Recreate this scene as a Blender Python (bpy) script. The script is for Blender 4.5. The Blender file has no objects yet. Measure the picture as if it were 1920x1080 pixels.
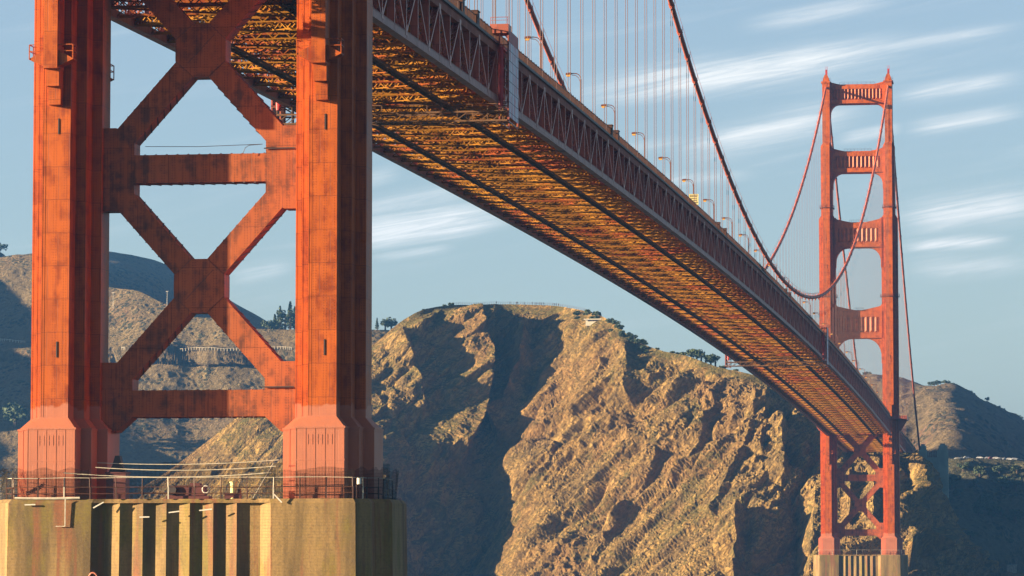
import bpy, math, random
import numpy as np
from mathutils import Vector
random.seed(7)
R = math.radians
sc = bpy.context.scene
col = sc.collection

# ------------------------------------------------------------------ camera
CX, CZ = 86.07, 6.15
YAW, PIT, F = 0.1449303, 0.0756375, 7005.06
cam_d = bpy.data.cameras.new('camera'); cam = bpy.data.objects.new('camera', cam_d); col.objects.link(cam)
cam.location = (CX, 0, CZ); cam.rotation_euler = (R(90) + PIT, 0, YAW)
cam_d.sensor_width = 36; cam_d.lens = F / 1920 * 36; cam_d.clip_start = 1; cam_d.clip_end = 30000
sc.camera = cam

# ------------------------------------------------------------------ sun, sky, exposure
SAZ, SEL = R(72.5), R(10.5)            # azimuth west of south, elevation
sun_dir = Vector((-math.sin(SAZ) * math.cos(SEL), -math.cos(SAZ) * math.cos(SEL), math.sin(SEL)))
sd = bpy.data.lights.new('sun', 'SUN'); sun = bpy.data.objects.new('sun', sd); col.objects.link(sun)
sd.energy = 5.0; sd.angle = R(0.5); sd.color = (1.0, 0.78, 0.50)
sun.rotation_euler = (-sun_dir).to_track_quat('-Z', 'Y').to_euler(); sun.location = (-400, -200, 300)
sc.view_settings.view_transform = 'Standard'; sc.view_settings.look = 'None'
sc.view_settings.exposure = 2.02; sc.view_settings.gamma = 1

_r = np.array([math.cos(YAW), math.sin(YAW), 0])
_f = np.array([-math.sin(YAW) * math.cos(PIT), math.cos(YAW) * math.cos(PIT), math.sin(PIT)])
_u = np.cross(_r, _f); _c = np.array([CX, 0, CZ])
def at_y(px, py, Y):
    """world point on the line of sight (survey pixel, 1920 wide) at northing Y"""
    v = _f + _r * (px - 960) / F + _u * (540 - py) / F
    return _c + v * (Y / v[1])

class NT:
    def __init__(s, tree): s.t = tree; s.n = tree.nodes; s.l = tree.links
    def new(s, typ, **kw):
        n = s.n.new(typ)
        for k, v in kw.items(): setattr(n, k, v)
        return n
    def put(s, sock, v):
        if v is None: return
        if isinstance(v, bpy.types.NodeSocket): s.l.new(v, sock)
        else:
            try: sock.default_value = v
            except Exception: sock.default_value = (*v, 1.0)
    def m(s, op, a, b=None, c=None, clamp=False):
        n = s.new('ShaderNodeMath', operation=op); n.use_clamp = clamp
        s.put(n.inputs[0], a); s.put(n.inputs[1], b)
        if c is not None: s.put(n.inputs[2], c)
        return n.outputs[0]
    def mix(s, f, a, b, mode='MIX'):
        n = s.new('ShaderNodeMix', data_type='RGBA', blend_type=mode)
        s.put(n.inputs[0], f); s.put(n.inputs[6], a if isinstance(a, bpy.types.NodeSocket) else (*a[:3], 1)); s.put(n.inputs[7], b if isinstance(b, bpy.types.NodeSocket) else (*b[:3], 1))
        return n.outputs[2]
    def noise(s, vec, scale, detail=4, rough=.55, dist=0):
        n = s.new('ShaderNodeTexNoise'); s.put(n.inputs['Vector'], vec); n.inputs['Scale'].default_value = scale
        n.inputs['Detail'].default_value = detail; n.inputs['Roughness'].default_value = rough; n.inputs['Distortion'].default_value = dist
        return n.outputs[0]
    def vor(s, vec, scale, feature='F1'):
        n = s.new('ShaderNodeTexVoronoi', feature=feature); s.put(n.inputs['Vector'], vec); n.inputs['Scale'].default_value = scale
        return n.outputs['Distance']
    def step(s, v, lo, hi):
        n = s.new('ShaderNodeMapRange', interpolation_type='SMOOTHSTEP'); s.put(n.inputs[0], v)
        n.inputs[1].default_value = lo; n.inputs[2].default_value = hi
        return n.outputs[0]
    def scale(s, vec, xyz):
        n = s.new('ShaderNodeVectorMath', operation='MULTIPLY'); s.put(n.inputs[0], vec); n.inputs[1].default_value = xyz
        return n.outputs[0]
    def bump(s, h, strength=.5, dist=.1):
        n = s.new('ShaderNodeBump'); s.put(n.inputs['Height'], h); n.inputs['Strength'].default_value = strength; n.inputs['Distance'].default_value = dist
        return n.outputs[0]

world = bpy.data.worlds.new('World'); sc.world = world; world.use_nodes = True
W = NT(world.node_tree); W.n.clear()
sky = W.new('ShaderNodeTexSky', sky_type='NISHITA'); sky.sun_disc = False
sky.sun_elevation = SEL; sky.sun_rotation = math.atan2(sun_dir.x, sun_dir.y); sky.air_density = 1.0; sky.dust_density = .6; sky.ozone_density = 2.2
tc = W.new('ShaderNodeTexCoord'); sep = W.new('ShaderNodeSeparateXYZ'); W.put(sep.inputs[0], tc.outputs['Generated'])
gx, gy, gz = sep.outputs
yy = W.m('MAXIMUM', gy, .02)
U = W.m('DIVIDE', gx, yy); V = W.m('DIVIDE', gz, yy)          # bearing / elevation tangents around north
comb = W.new('ShaderNodeCombineXYZ'); W.put(comb.inputs[0], U); W.put(comb.inputs[1], V)
ur = W.m('ADD', U, W.m('MULTIPLY', V, .17)); vr = W.m('SUBTRACT', V, W.m('MULTIPLY', U, .17))
cr = W.new('ShaderNodeCombineXYZ'); W.put(cr.inputs[0], ur); W.put(cr.inputs[1], vr)
cn = W.noise(W.scale(cr.outputs[0], (8, 110, 1)), 1.0, 6, .62, .7)
cn2 = W.noise(W.scale(cr.outputs[0], (24, 430, 1)), 1.0, 7, .68, 1.0)
cnd = W.m('MULTIPLY', W.m('SUBTRACT', cn, .5), 2.8)
bands = [(1060,184,1760,78,24,1.0),(1560,110,1930,48,12,.5),(1380,52,1700,-4,12,.5),(1260,290,1640,198,26,.85),
         (1660,186,1935,143,15,.7),(1560,265,1700,238,10,.55),(1690,246,1935,206,13,.7),(1660,408,1990,374,26,.85),
         (1680,464,1900,447,12,1.0),(1690,505,1960,488,18,.5),(640,400,930,352,20,.6),(600,448,990,388,26,1.1),
         (680,486,860,462,9,.45),(420,522,560,492,14,.4),(1060,292,1330,260,12,.3),(1180,342,1430,322,12,.35),(200,300,700,180,14,.0),(640,352,760,320,12,.4)]
def uv(px, py):
    v = _f + _r * (px - 960) / F + _u * (540 - py) / F
    return v[0] / v[1], v[2] / v[1]
acc = None
for (x1, y1, x2, y2, w, a) in bands:
    if a == 0: continue
    p, q = np.array(uv(x1, y1)), np.array(uv(x2, y2)); d = q - p; L = np.hypot(*d); d = d / L; ww = w / F
    du = W.m('SUBTRACT', U, float(p[0])); dv = W.m('SUBTRACT', V, float(p[1]))
    t = W.m('ADD', W.m('MULTIPLY', du, float(d[0] / L)), W.m('MULTIPLY', dv, float(d[1] / L)))
    s_ = W.m('ADD', W.m('MULTIPLY', du, float(-d[1] / ww)), W.m('MULTIPLY', dv, float(d[0] / ww)))
    s_ = W.m('ADD', s_, cnd)
    g = W.m('POWER', 2.718, W.m('MULTIPLY', W.m('MULTIPLY', s_, s_), -1.0))
    e = W.m('MULTIPLY', W.step(t, -.05, .35), W.m('SUBTRACT', 1.0, W.step(t, .6, 1.05)))
    k = W.m('MULTIPLY', W.m('MULTIPLY', g, e), a)
    acc = k if acc is None else W.m('MAXIMUM', acc, k)
wisp = W.m('MULTIPLY', W.step(cn, .5, .85), .22)
acc = W.m('MAXIMUM', acc, wisp)
acc = W.m('MULTIPLY', acc, W.m('ADD', .42, W.m('MULTIPLY', W.step(cn2, .30, .68), .75)), clamp=True)
acc = W.m('MULTIPLY', acc, W.m('GREATER_THAN', gy, .1))
hs = W.new('ShaderNodeHueSaturation'); W.put(hs.inputs['Color'], sky.outputs[0]); hs.inputs['Saturation'].default_value = .74
tint = W.mix(1.0, hs.outputs[0], (0.93, 0.97, 1.05), 'MULTIPLY')
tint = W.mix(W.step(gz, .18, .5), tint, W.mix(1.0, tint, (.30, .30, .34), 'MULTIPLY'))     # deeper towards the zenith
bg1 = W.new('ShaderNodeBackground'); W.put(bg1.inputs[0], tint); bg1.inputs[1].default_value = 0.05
bg2 = W.new('ShaderNodeBackground'); bg2.inputs[0].default_value = (.92, .95, .95, 1); bg2.inputs[1].default_value = 0.28
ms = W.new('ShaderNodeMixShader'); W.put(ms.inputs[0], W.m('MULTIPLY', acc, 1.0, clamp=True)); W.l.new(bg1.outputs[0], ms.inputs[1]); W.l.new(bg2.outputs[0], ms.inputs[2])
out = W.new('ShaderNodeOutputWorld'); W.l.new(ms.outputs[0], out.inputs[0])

# ------------------------------------------------------------------ materials
def mat(name):
    m = bpy.data.materials.new(name); m.use_nodes = True
    nt = NT(m.node_tree); nt.n.clear()
    b = nt.new('ShaderNodeBsdfPrincipled'); o = nt.new('ShaderNodeOutputMaterial'); nt.l.new(b.outputs[0], o.inputs[0])
    return m, nt, b
def simple(name, c, rough=.6, metal=0, var=.25, sc_=1.5, bump=0):
    m, n, b = mat(name); tcx = n.new('ShaderNodeTexCoord').outputs['Object']
    nz = n.noise(tcx, sc_, 5)
    c2 = tuple(x * (1 - var) for x in c)
    n.put(b.inputs['Base Color'], n.mix(n.step(nz, .35, .65), c2, c)); b.inputs['Roughness'].default_value = rough; b.inputs['Metallic'].default_value = metal
    if bump: n.put(b.inputs['Normal'], n.bump(nz, bump, .1))
    return m
def paint(name, c_hi, c_lo, seam=3.35, rivets=True, fresh=False, rough=.5, streak=.35, spec=.3):
    m, n, b = mat(name)
    geo = n.new('ShaderNodeNewGeometry'); tcx = n.new('ShaderNodeTexCoord').outputs['Object']
    sp = n.new('ShaderNodeSeparateXYZ'); n.put(sp.inputs[0], tcx); x, y, z = sp.outputs
    h = n.m('ADD', x, y)
    blot = n.noise(tcx, .55, 6, .65)
    strk = n.noise(n.scale(tcx, (1.6, 1.6, .09)), 1.0, 5, .6)
    grime = n.noise(tcx, 4.0, 4, .7)
    c = n.mix(n.step(n.m('ADD', n.m('MULTIPLY', blot, .6), n.m('MULTIPLY', strk, .4)), .36, .56), c_lo, c_hi)
    c = n.mix(n.m('MULTIPLY', n.step(strk, .55, .75), streak), c, tuple(v * .45 for v in c_lo))
    c = n.mix(n.m('MULTIPLY', n.step(grime, .5, .8), .25), c, (c_hi[0] * 1.15, c_hi[1] * 1.6, c_hi[2] * 1.8))
    # weathered darker plates of their own size
    br = n.new('ShaderNodeTexBrick'); cmb = n.new('ShaderNodeCombineXYZ'); n.put(cmb.inputs[0], h); n.put(cmb.inputs[1], z); n.put(br.inputs['Vector'], cmb.outputs[0])
    br.inputs['Scale'].default_value = 1.0; br.inputs['Brick Width'].default_value = 2.15; br.inputs['Row Height'].default_value = seam
    br.inputs['Mortar Size'].default_value = .03; br.inputs['Mortar Smooth'].default_value = .3
    br.inputs['Color1'].default_value = (1, 1, 1, 1); br.inputs['Color2'].default_value = (.8, .78, .78, 1); br.inputs['Mortar'].default_value = (.38, .33, .33, 1)
    c = n.mix(.8, c, br.outputs[0], 'MULTIPLY')
    hgt = n.m('MULTIPLY', br.outputs['Fac'], -1.0)
    if rivets:
        rx = n.m('ABSOLUTE', n.m('SUBTRACT', n.m('FRACT', n.m('DIVIDE', h, .27)), .5)); rz = n.m('ABSOLUTE', n.m('SUBTRACT', n.m('FRACT', n.m('DIVIDE', z, .27)), .5))
        dot = n.m('LESS_THAN', n.m('ADD', n.m('MULTIPLY', rx, rx), n.m('MULTIPLY', rz, rz)), .045)
        bandx = n.m('LESS_THAN', n.m('ABSOLUTE', n.m('SUBTRACT', n.m('FRACT', n.m('DIVIDE', h, 1.07)), .5)), .27)
        dm = n.m('MULTIPLY', dot, bandx)
        c = n.mix(n.m('MULTIPLY', dm, .55), c, tuple(v * .3 for v in c_lo)); hgt = n.m('ADD', hgt, n.m('MULTIPLY', dm, .6))
    if fresh:   # repainted, chalky band at the foot of the tower
        edge = n.m('ADD', z, n.m('MULTIPLY', n.m('SUBTRACT', n.noise(tcx, .35, 3), .5), 3.0))
        fr = n.m('SUBTRACT', 1.0, n.step(edge, 22.6, 22.9))
        c = n.mix(n.m('MULTIPLY', fr, .78), c, (.48, .18, .11))
    n.put(b.inputs['Base Color'], c); b.inputs['Specular IOR Level'].default_value = spec
    n.put(b.inputs['Roughness'], n.m('ADD', rough - .1, n.m('MULTIPLY', blot, .25)))
    n.put(b.inputs['Normal'], n.bump(n.m('ADD', hgt, n.m('MULTIPLY', grime, .4)), .35, .03))
    return m
PAINT = paint('orange_tower_paint', (.50, .102, .008), (.25, .040, .006), fresh=True, streak=.45)
BRACE = paint('weathered_shaded_brace_paint', (.42, .105, .030), (.13, .042, .024), seam=4.1, streak=.5)  # weathered patches, with the shaded braces' brown darkness mixed into the colour
TRUSS = paint('truss_paint', (.40, .115, .075), (.26, .065, .045), seam=3.8, rivets=False, rough=.42, spec=.35)
TOPC = paint('top_chord_paint', (.34, .13, .09), (.24, .08, .055), seam=3.8, rivets=False, rough=.7, spec=.06)
CHORD = paint('sky_sheen_chord_paint', (.42, .20, .17), (.26, .10, .085), seam=3.8, rivets=False, rough=.5, spec=.25)  # paler base colour carries the grazing sky reflection of the bottom chord
UNDER, n, b = mat('sun_gold_under_deck_paint')
tcx = n.new('ShaderNodeNewGeometry').outputs['Position']
a_ = n.noise(tcx, .09, 5, .65); f_ = n.noise(tcx, .8, 4, .7)
c_ = n.mix(n.step(a_, .38, .52), (.25, .052, .012), (.29, .125, .012)); c_ = n.mix(n.m('MULTIPLY', n.step(f_, .5, .75), .55), c_, (.07, .025, .012))  # yellow patches put the low sun's golden light into the orange paint
n.put(b.inputs['Base Color'], c_); b.inputs['Roughness'].default_value = .85; b.inputs['Specular IOR Level'].default_value = .08
ROPE = simple('suspender_rope_paint', (.14, .05, .038), .5, 0, .2, .5)
RAILM = simple('railing_paint', (.085, .028, .013), .6, 0, .3, .6)
WALKM = simple('walkway_grating', (.18, .085, .035), .8, 0, .3, .5)
CABLE = paint('cable_paint', (.46, .12, .07), (.30, .07, .045), seam=15.24, rivets=False)
DARK = simple('dark_steel', (.05, .035, .035), .6)
DARKRED = simple('dark_red_machine', (.12, .03, .025), .5)
REDCOVER = simple('red_tarpaulin', (.45, .03, .03), .55, 0, .4, .8, .3)
ASPH = simple('asphalt', (.055, .055, .055), .9)
WHITE = simple('pale_paint', (.72, .66, .55), .5, 0, .2)
SIGNY = simple('yellow_sign', (.70, .58, .25), .5, 0, .1)
GLASS = simple('lamp_glass', (.75, .38, .06), .25, 0, .15)
LAMPH = simple('lamp_head', (.15, .04, .018), .6)
ROPEW = simple('pale_hose', (.62, .55, .42), .7)
BLACKC = simple('dark_clothes', (.03, .03, .04), .9)
TRUNK = simple('bark', (.09, .06, .04), .9)
TURQ = simple('green_lens', (.02, .35, .33), .2)

CONC, n, b = mat('stained_concrete')
tcx = n.new('ShaderNodeTexCoord').outputs['Object']
sp = n.new('ShaderNodeSeparateXYZ'); n.put(sp.inputs[0], tcx)
s1 = n.noise(n.scale(tcx, (.42, .42, .035)), 1.0, 5, .6); s2 = n.noise(n.scale(tcx, (.7, .7, .03)), 1.0, 5, .65); s3 = n.noise(n.scale(tcx, (.3, .3, .12)), 1.0, 4, .6)
fine = n.noise(tcx, 3.0, 6, .7)
c = n.mix(n.step(s1, .36, .62), (.12, .075, .026), (.31, .19, .065))
c = n.mix(n.m('MULTIPLY', n.step(s3, .48, .62), .7), c, (.19, .14, .018))
c = n.mix(n.m('MULTIPLY', n.step(s2, .50, .64), .8), c, (.24, .075, .03))
c = n.mix(n.m('MULTIPLY', n.step(fine, .45, .75), .45), c, (.08, .055, .03))
dk_ = n.noise(n.scale(tcx, (.8, .8, .2)), 1.0, 6, .7)
c = n.mix(n.m('MULTIPLY', n.step(dk_, .52, .68), .5), c, (.09, .06, .03))
brd = n.m('LESS_THAN', n.m('ABSOLUTE', n.m('SUBTRACT', n.m('FRACT', n.m('DIVIDE', sp.outputs[2], .3)), .5)), .06)
c = n.mix(n.m('MULTIPLY', brd, .3), c, (.14, .10, .05))
n.put(b.inputs['Base Color'], c); b.inputs['Roughness'].default_value = .85
n.put(b.inputs['Normal'], n.bump(n.m('ADD', fine, n.m('MULTIPLY', brd, -.5)), .5, .08))
CONCF = simple('grey_green_concrete', (.24, .31, .28), .85, 0, .3, .12)

def terrain_mat(name, rocks, grass, shrub, g_amt, s_amt, scale=1.0, slope_grass=.72):
    m, n, b = mat(name)
    g = n.new('ShaderNodeNewGeometry'); pos = g.outputs['Position']; sp = n.new('ShaderNodeSeparateXYZ'); n.put(sp.inputs[0], g.outputs['Normal'])
    big = n.noise(pos, .012 / scale, 5, .6, .8); mid = n.noise(pos, .06 / scale, 6, .65, .5); fin = n.noise(pos, .4 / scale, 6, .7)
    sx = n.new('ShaderNodeSeparateXYZ'); n.put(sx.inputs[0], pos)
    e1 = n.m('ADD', n.m('MULTIPLY', sx.outputs[0], .62), n.m('MULTIPLY', sx.outputs[2], .78)); e2 = n.m('SUBTRACT', n.m('MULTIPLY', sx.outputs[2], .62), n.m('MULTIPLY', sx.outputs[0], .78))
    cs = n.new('ShaderNodeCombineXYZ'); n.put(cs.inputs[0], n.m('MULTIPLY', e1, .3)); n.put(cs.inputs[1], e2); n.put(cs.inputs[2], n.m('MULTIPLY', sx.outputs[1], .5))
    strata = n.noise(cs.outputs[0], .16 / scale, 7, .68, 1.0)
    crack = n.m('ABSOLUTE', n.m('SUBTRACT', n.noise(cs.outputs[0], .33 / scale, 5, .6, 1.5), .5))
    c = n.mix(n.step(n.m('ADD', n.m('MULTIPLY', mid, .4), n.m('MULTIPLY', strata, .6)), .38, .60), rocks[0], rocks[1])
    c = n.mix(n.m('MULTIPLY', n.m('SUBTRACT', 1.0, n.step(crack, .0, .05)), .55), c, rocks[3])
    c = n.mix(n.m('MULTIPLY', n.step(big, .5, .66), .75), c, rocks[2])
    c = n.mix(n.m('MULTIPLY', n.step(fin, .50, .72), .6), c, rocks[3])
    slope = n.m('ADD', sp.outputs[2], n.m('MULTIPLY', n.m('SUBTRACT', mid, .5), 1.1))
    c = n.mix(n.m('MULTIPLY', n.step(slope, slope_grass - .08, slope_grass + .1), g_amt), c, n.mix(n.step(fin, .4, .6), tuple(v * .7 for v in grass), grass))
    sv = n.vor(pos, .28 / scale); sm = n.m('MULTIPLY', n.m('SUBTRACT', 1.0, n.step(sv, .35, .62)), n.step(n.m('ADD', mid, n.m('MULTIPLY', big, .5)), .70, .86))
    sm = n.m('MULTIPLY', sm, s_amt)
    c = n.mix(sm, c, shrub)
    patch = n.m('MULTIPLY', n.step(n.noise(pos, .022 / scale, 6, .7, 1.2), .54, .60), n.step(fin, .35, .6))
    c = n.mix(n.m('MULTIPLY', patch, .7), c, tuple(v * .9 for v in grass))
    n.put(b.inputs['Base Color'], c); b.inputs['Roughness'].default_value = .95
    try: b.inputs['Specular IOR Level'].default_value = .15
    except Exception: pass
    hh = n.m('ADD', n.m('ADD', n.m('MULTIPLY', strata, 2.6), n.m('MULTIPLY', fin, 1.0)), n.m('ADD', n.m('MULTIPLY', sm, 1.2), n.m('MULTIPLY', n.step(crack, 0, .06), .5)))
    n.put(b.inputs['Normal'], n.bump(hh, .85, 2.0 * scale))
    return m
ROCK = terrain_mat('headland_rock', [(.19, .125, .05), (.43, .265, .082), (.31, .17, .062), (.085, .06, .028)], (.12, .11, .03), (.10, .085, .03), .75, .3)
HILL = terrain_mat('grassy_hill', [(.16, .12, .065), (.235, .17, .09), (.23, .12, .07), (.11, .085, .05)], (.25, .18, .085), (.045, .055, .035), .7, .9, .9, .6)
HILLF = terrain_mat('far_hill', [(.16, .115, .065), (.23, .155, .09), (.21, .115, .07), (.10, .08, .05)], (.21, .155, .08), (.05, .055, .035), .7, .9, 1.5, .6)
SCRUB = terrain_mat('scrub_slope', [(.09, .08, .045), (.14, .12, .07), (.14, .09, .06), (.05, .06, .03)], (.12, .11, .06), (.035, .045, .022), .8, 1.0, .9, .5)

WATER, n, b = mat('sea_water')
pos = n.new('ShaderNodeNewGeometry').outputs['Position']
b.inputs['Base Color'].default_value = (.02, .05, .055, 1); b.inputs['Roughness'].default_value = .08; b.inputs['IOR'].default_value = 1.33
n.put(b.inputs['Normal'], n.bump(n.m('ADD', n.noise(pos, .12, 5, .6), n.m('MULTIPLY', n.noise(pos, .8, 4, .6), .3)), .6, 1.2))
def leafmat(name, c1, c2):
    m, n, b = mat(name); pos = n.new('ShaderNodeNewGeometry').outputs['Position']
    n.put(b.inputs['Base Color'], n.mix(n.step(n.noise(pos, .5, 3), .35, .65), c1, c2)); b.inputs['Roughness'].default_value = .85
    return m
LEAF = leafmat('dark_conifer_foliage', (.03, .05, .022), (.07, .095, .04)); LEAF2 = leafmat('olive_foliage', (.06, .08, .025), (.12, .14, .05))
NET, n, b = mat('safety_net')
tcx = n.new('ShaderNodeTexCoord').outputs['Object']; sp = n.new('ShaderNodeSeparateXYZ'); n.put(sp.inputs[0], tcx)
hh = n.m('ADD', sp.outputs[0], sp.outputs[1])
la = n.m('LESS_THAN', n.m('FRACT', n.m('DIVIDE', hh, .14)), .2); lb = n.m('LESS_THAN', n.m('FRACT', n.m('DIVIDE', sp.outputs[2], .14)), .2)
b.inputs['Base Color'].default_value = (.02, .018, .016, 1); b.inputs['Specular IOR Level'].default_value = 0; b.inputs['Roughness'].default_value = 1; n.put(b.inputs['Alpha'], n.m('MAXIMUM', la, lb))
SCAFF, n, b = mat('white_sheeting')
tcx = n.new('ShaderNodeTexCoord').outputs['Object']; sp = n.new('ShaderNodeSeparateXYZ'); n.put(sp.inputs[0], tcx)
nz = n.noise(n.scale(tcx, (1, 1, .25)), .9, 5, .7)
ln = n.m('MAXIMUM', n.m('LESS_THAN', n.m('FRACT', n.m('DIVIDE', sp.outputs[1], 1.55)), .07), n.m('LESS_THAN', n.m('FRACT', n.m('DIVIDE', sp.outputs[2], 1.35)), .07))
c = n.mix(n.step(nz, .5, .62), (.66, .66, .74), (.66, .30, .36)); c = n.mix(ln, c, (.10, .09, .12)); n.put(b.inputs['Base Color'], c); b.inputs['Roughness'].default_value = .6

# ------------------------------------------------------------------ object helpers
def tag(o, label=None, cat=None, group=None, kind=None):
    if label: o['label'] = label
    if cat: o['category'] = cat
    if group: o['group'] = group
    if kind: o['kind'] = kind
    return o
def empty(name, loc=(0, 0, 0), rz=0):
    o = bpy.data.objects.new(name, None); col.objects.link(o); o.location = loc; o.rotation_euler = (0, 0, rz); o.empty_display_size = 1
    return o
def mesh_obj(name, me, m, parent=None, loc=(0, 0, 0)):
    if m is not None and not me.materials: me.materials.append(m)
    o = bpy.data.objects.new(name, me); col.objects.link(o); o.location = loc
    if parent: o.parent = parent
    return o
def copy_tree(o, parent=None):
    c = o.copy(); col.objects.link(c); c.parent = parent
    for ch in [x for x in o.children]: copy_tree(ch, c)
    return c

class MB:
    """collects bars (boxes between two points), polygons prisms, tubes; links them as one mesh"""
    def __init__(s): s.P = []; s.Q = []; s.W = []; s.H = []; s.U = []; s.V = []; s.Fc = []
    def bar(s, p, q, w, h, up=(0, 0, 1)):
        s.P.append(p); s.Q.append(q); s.W.append(w); s.H.append(h); s.U.append(up); return s
    def box(s, x0, x1, y0, y1, z0, z1):
        return s.bar(((x0 + x1) / 2, (y0 + y1) / 2, z0), ((x0 + x1) / 2, (y0 + y1) / 2, z1), abs(x1 - x0), abs(y1 - y0), (0, 1, 0))
    def raw(s, verts, faces):
        b0 = sum(len(v) for v in s.V); s.V.append(np.array(verts, float).reshape(-1, 3)); s.Fc += [tuple(i + b0 for i in f) for f in faces]; return s
    def prism(s, poly, d, axis='z', d2=None, top=None):
        """poly 2-D outline extruded from d to d2 along an axis; top = other outline at d2"""
        n = len(poly); top = top or poly
        def mk(a, c):
            return {'z': (a[0], a[1], c), 'y': (a[0], c, a[1]), 'x': (c, a[0], a[1])}[axis]
        v = [mk(a, d) for a in poly] + [mk(a, d2) for a in top]
        f = [tuple(range(n))[::-1], tuple(range(n, 2 * n))] + [(i, (i + 1) % n, n + (i + 1) % n, n + i) for i in range(n)]
        return s.raw(v, f)
    def tube(s, pts, r, n=8, caps=True):
        pts = [Vector(p) for p in pts]; rr = r if isinstance(r, (list, tuple)) else [r] * len(pts); v = []; f = []
        for i, p in enumerate(pts):
            t = (pts[min(i + 1, len(pts) - 1)] - pts[max(i - 1, 0)]).normalized()
            a = t.cross(Vector((0, 0, 1)) if abs(t.z) < .95 else Vector((0, 1, 0))).normalized(); b_ = t.cross(a)
            for k in range(n):
                an = 2 * math.pi * k / n; v.append(p + (a * math.cos(an) + b_ * math.sin(an)) * rr[i])
        for i in range(len(pts) - 1):
            for k in range(n): f.append((i * n + k, i * n + (k + 1) % n, (i + 1) * n + (k + 1) % n, (i + 1) * n + k))
        if caps: f.append(tuple(range(n))[::-1]); f.append(tuple(range((len(pts) - 1) * n, len(pts) * n)))
        return s.raw([tuple(x) for x in v], f)
    def mesh(s, name, smooth=False):
        V = [v for v in s.V]; F4 = []
        nb = sum(len(v) for v in V)
        if s.P:
            P = np.array(s.P, float); Q = np.array(s.Q, float); Wd = np.array(s.W, float)[:, None]; Hd = np.array(s.H, float)[:, None]; Up = np.array(s.U, float)
            T = Q - P; T /= np.linalg.norm(T, axis=1)[:, None] + 1e-12
            S = np.cross(T, Up); ln = np.linalg.norm(S, axis=1); bad = ln < 1e-4
            if bad.any(): S[bad] = np.cross(T[bad], np.array([1.0, 0, 0])); ln = np.linalg.norm(S, axis=1)
            S /= ln[:, None]; N = np.cross(S, T)
            c = [P + S * Wd * a / 2 + N * Hd * b_ / 2 for a, b_ in ((-1, -1), (1, -1), (1, 1), (-1, 1))] + [Q + S * Wd * a / 2 + N * Hd * b_ / 2 for a, b_ in ((-1, -1), (1, -1), (1, 1), (-1, 1))]
            vv = np.stack(c, 1).reshape(-1, 3); V.append(vv)
            base = nb + np.arange(len(P))[:, None, None] * 8
            q = np.array([[0, 3, 2, 1][::-1], [4, 5, 6, 7][::-1], [0, 1, 5, 4][::-1], [1, 2, 6, 5][::-1], [2, 3, 7, 6][::-1], [3, 0, 4, 7][::-1]])
            F4 = (base + q[None]).reshape(-1, 4)
        V = np.concatenate(V) if V else np.zeros((0, 3))
        me = bpy.data.meshes.new(name)
        loops = [i for f in s.Fc for i in f]; tot = [len(f) for f in s.Fc]
        if len(F4): loops = np.concatenate([np.array(loops, int), F4.reshape(-1)]); tot = np.concatenate([np.array(tot, int), np.full(len(F4), 4)])
        loops = np.array(loops, np.int32); tot = np.array(tot, np.int32)
        me.vertices.add(len(V)); me.vertices.foreach_set('co', V.astype(np.float32).ravel())
        me.loops.add(len(loops)); me.loops.foreach_set('vertex_index', loops)
        me.polygons.add(len(tot)); me.polygons.foreach_set('loop_start', np.concatenate([[0], np.cumsum(tot)[:-1]]).astype(np.int32))
        me.update(calc_edges=True); me.validate()
        if s.Fc:
            import bmesh
            bm = bmesh.new(); bm.from_mesh(me); bmesh.ops.recalc_face_normals(bm, faces=bm.faces); bm.to_mesh(me); bm.free()
        me.polygons.foreach_set('use_smooth', [bool(smooth)] * len(me.polygons))
        return me
    def build(s, name, m, parent=None, loc=(0, 0, 0), smooth=False):
        return mesh_obj(name, s.mesh(name, smooth), m, parent, loc)

# ------------------------------------------------------------------ bridge numbers
YS, YN = 370.77, 1650.77                 # tower centres (northing)
HALF = 13.716                            # cables and trusses from the centre line
PAN = 7.62
def zb(Y):                               # underside of the bottom chord
    if YS <= Y <= YN: return 72.4 - 7.4 * ((Y - 1018) / 640.0) ** 2
    if Y > YN: return 72.4 - 7.4 * ((YN - 1018) / 640.0) ** 2 - .020 * (Y - YN)
    return 72.4 - 7.4 * ((YS - 1018) / 640.0) ** 2 - .020 * (YS - Y)
def zc(Y):                               # main cable
    return 84.0 + 137.5 * ((Y - 1009.5) / 641.0) ** 2
Y0 = 403.04

# ------------------------------------------------------------------ water
me = MB().raw([(-4600, -1500, 0), (4600, -1500, 0), (4600, 8100, 0), (-4600, 8100, 0)], [(0, 1, 2, 3)]).build('water', WATER)
tag(me, kind='structure')

# ------------------------------------------------------------------ tower
def plan(hx, hy, grow=0):
    """stepped cross plan: hx rising widths, hy falling half lengths"""
    hx = [a + grow for a in hx]; hy = [a + grow for a in hy]
    q = []
    for i in range(len(hx)):
        q.append((hx[i], hy[i])); 
        if i + 1 < len(hx): q.append((hx[i], hy[i + 1]))
    ne = q; se = [(x, -y) for x, y in reversed(q)]; sw = [(-x, -y) for x, y in q]; nw = [(-x, y) for x, y in reversed(q)]
    return ne + se + sw + nw
HX3, HY3 = [1.46, 2.54, 3.62], [5.87, 3.74, 1.60]
HX2, HY2 = [1.46, 2.54], [5.3, 3.1]
HX1, HY1 = [1.62], [4.5]
def shift(poly, dx): return [(x + dx, y) for x, y in poly]
def octa(mb, cx, cz, hw, hh, fw, fh, y0, y1):
    pts = [(cx - fw, cz - hh), (cx + fw, cz - hh), (cx + hw, cz - fh), (cx + hw, cz + fh), (cx + fw, cz + hh), (cx - fw, cz + hh), (cx - hw, cz + fh), (cx - hw, cz - fh)]
    mb.prism(pts, y0, 'y', y1)
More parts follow.
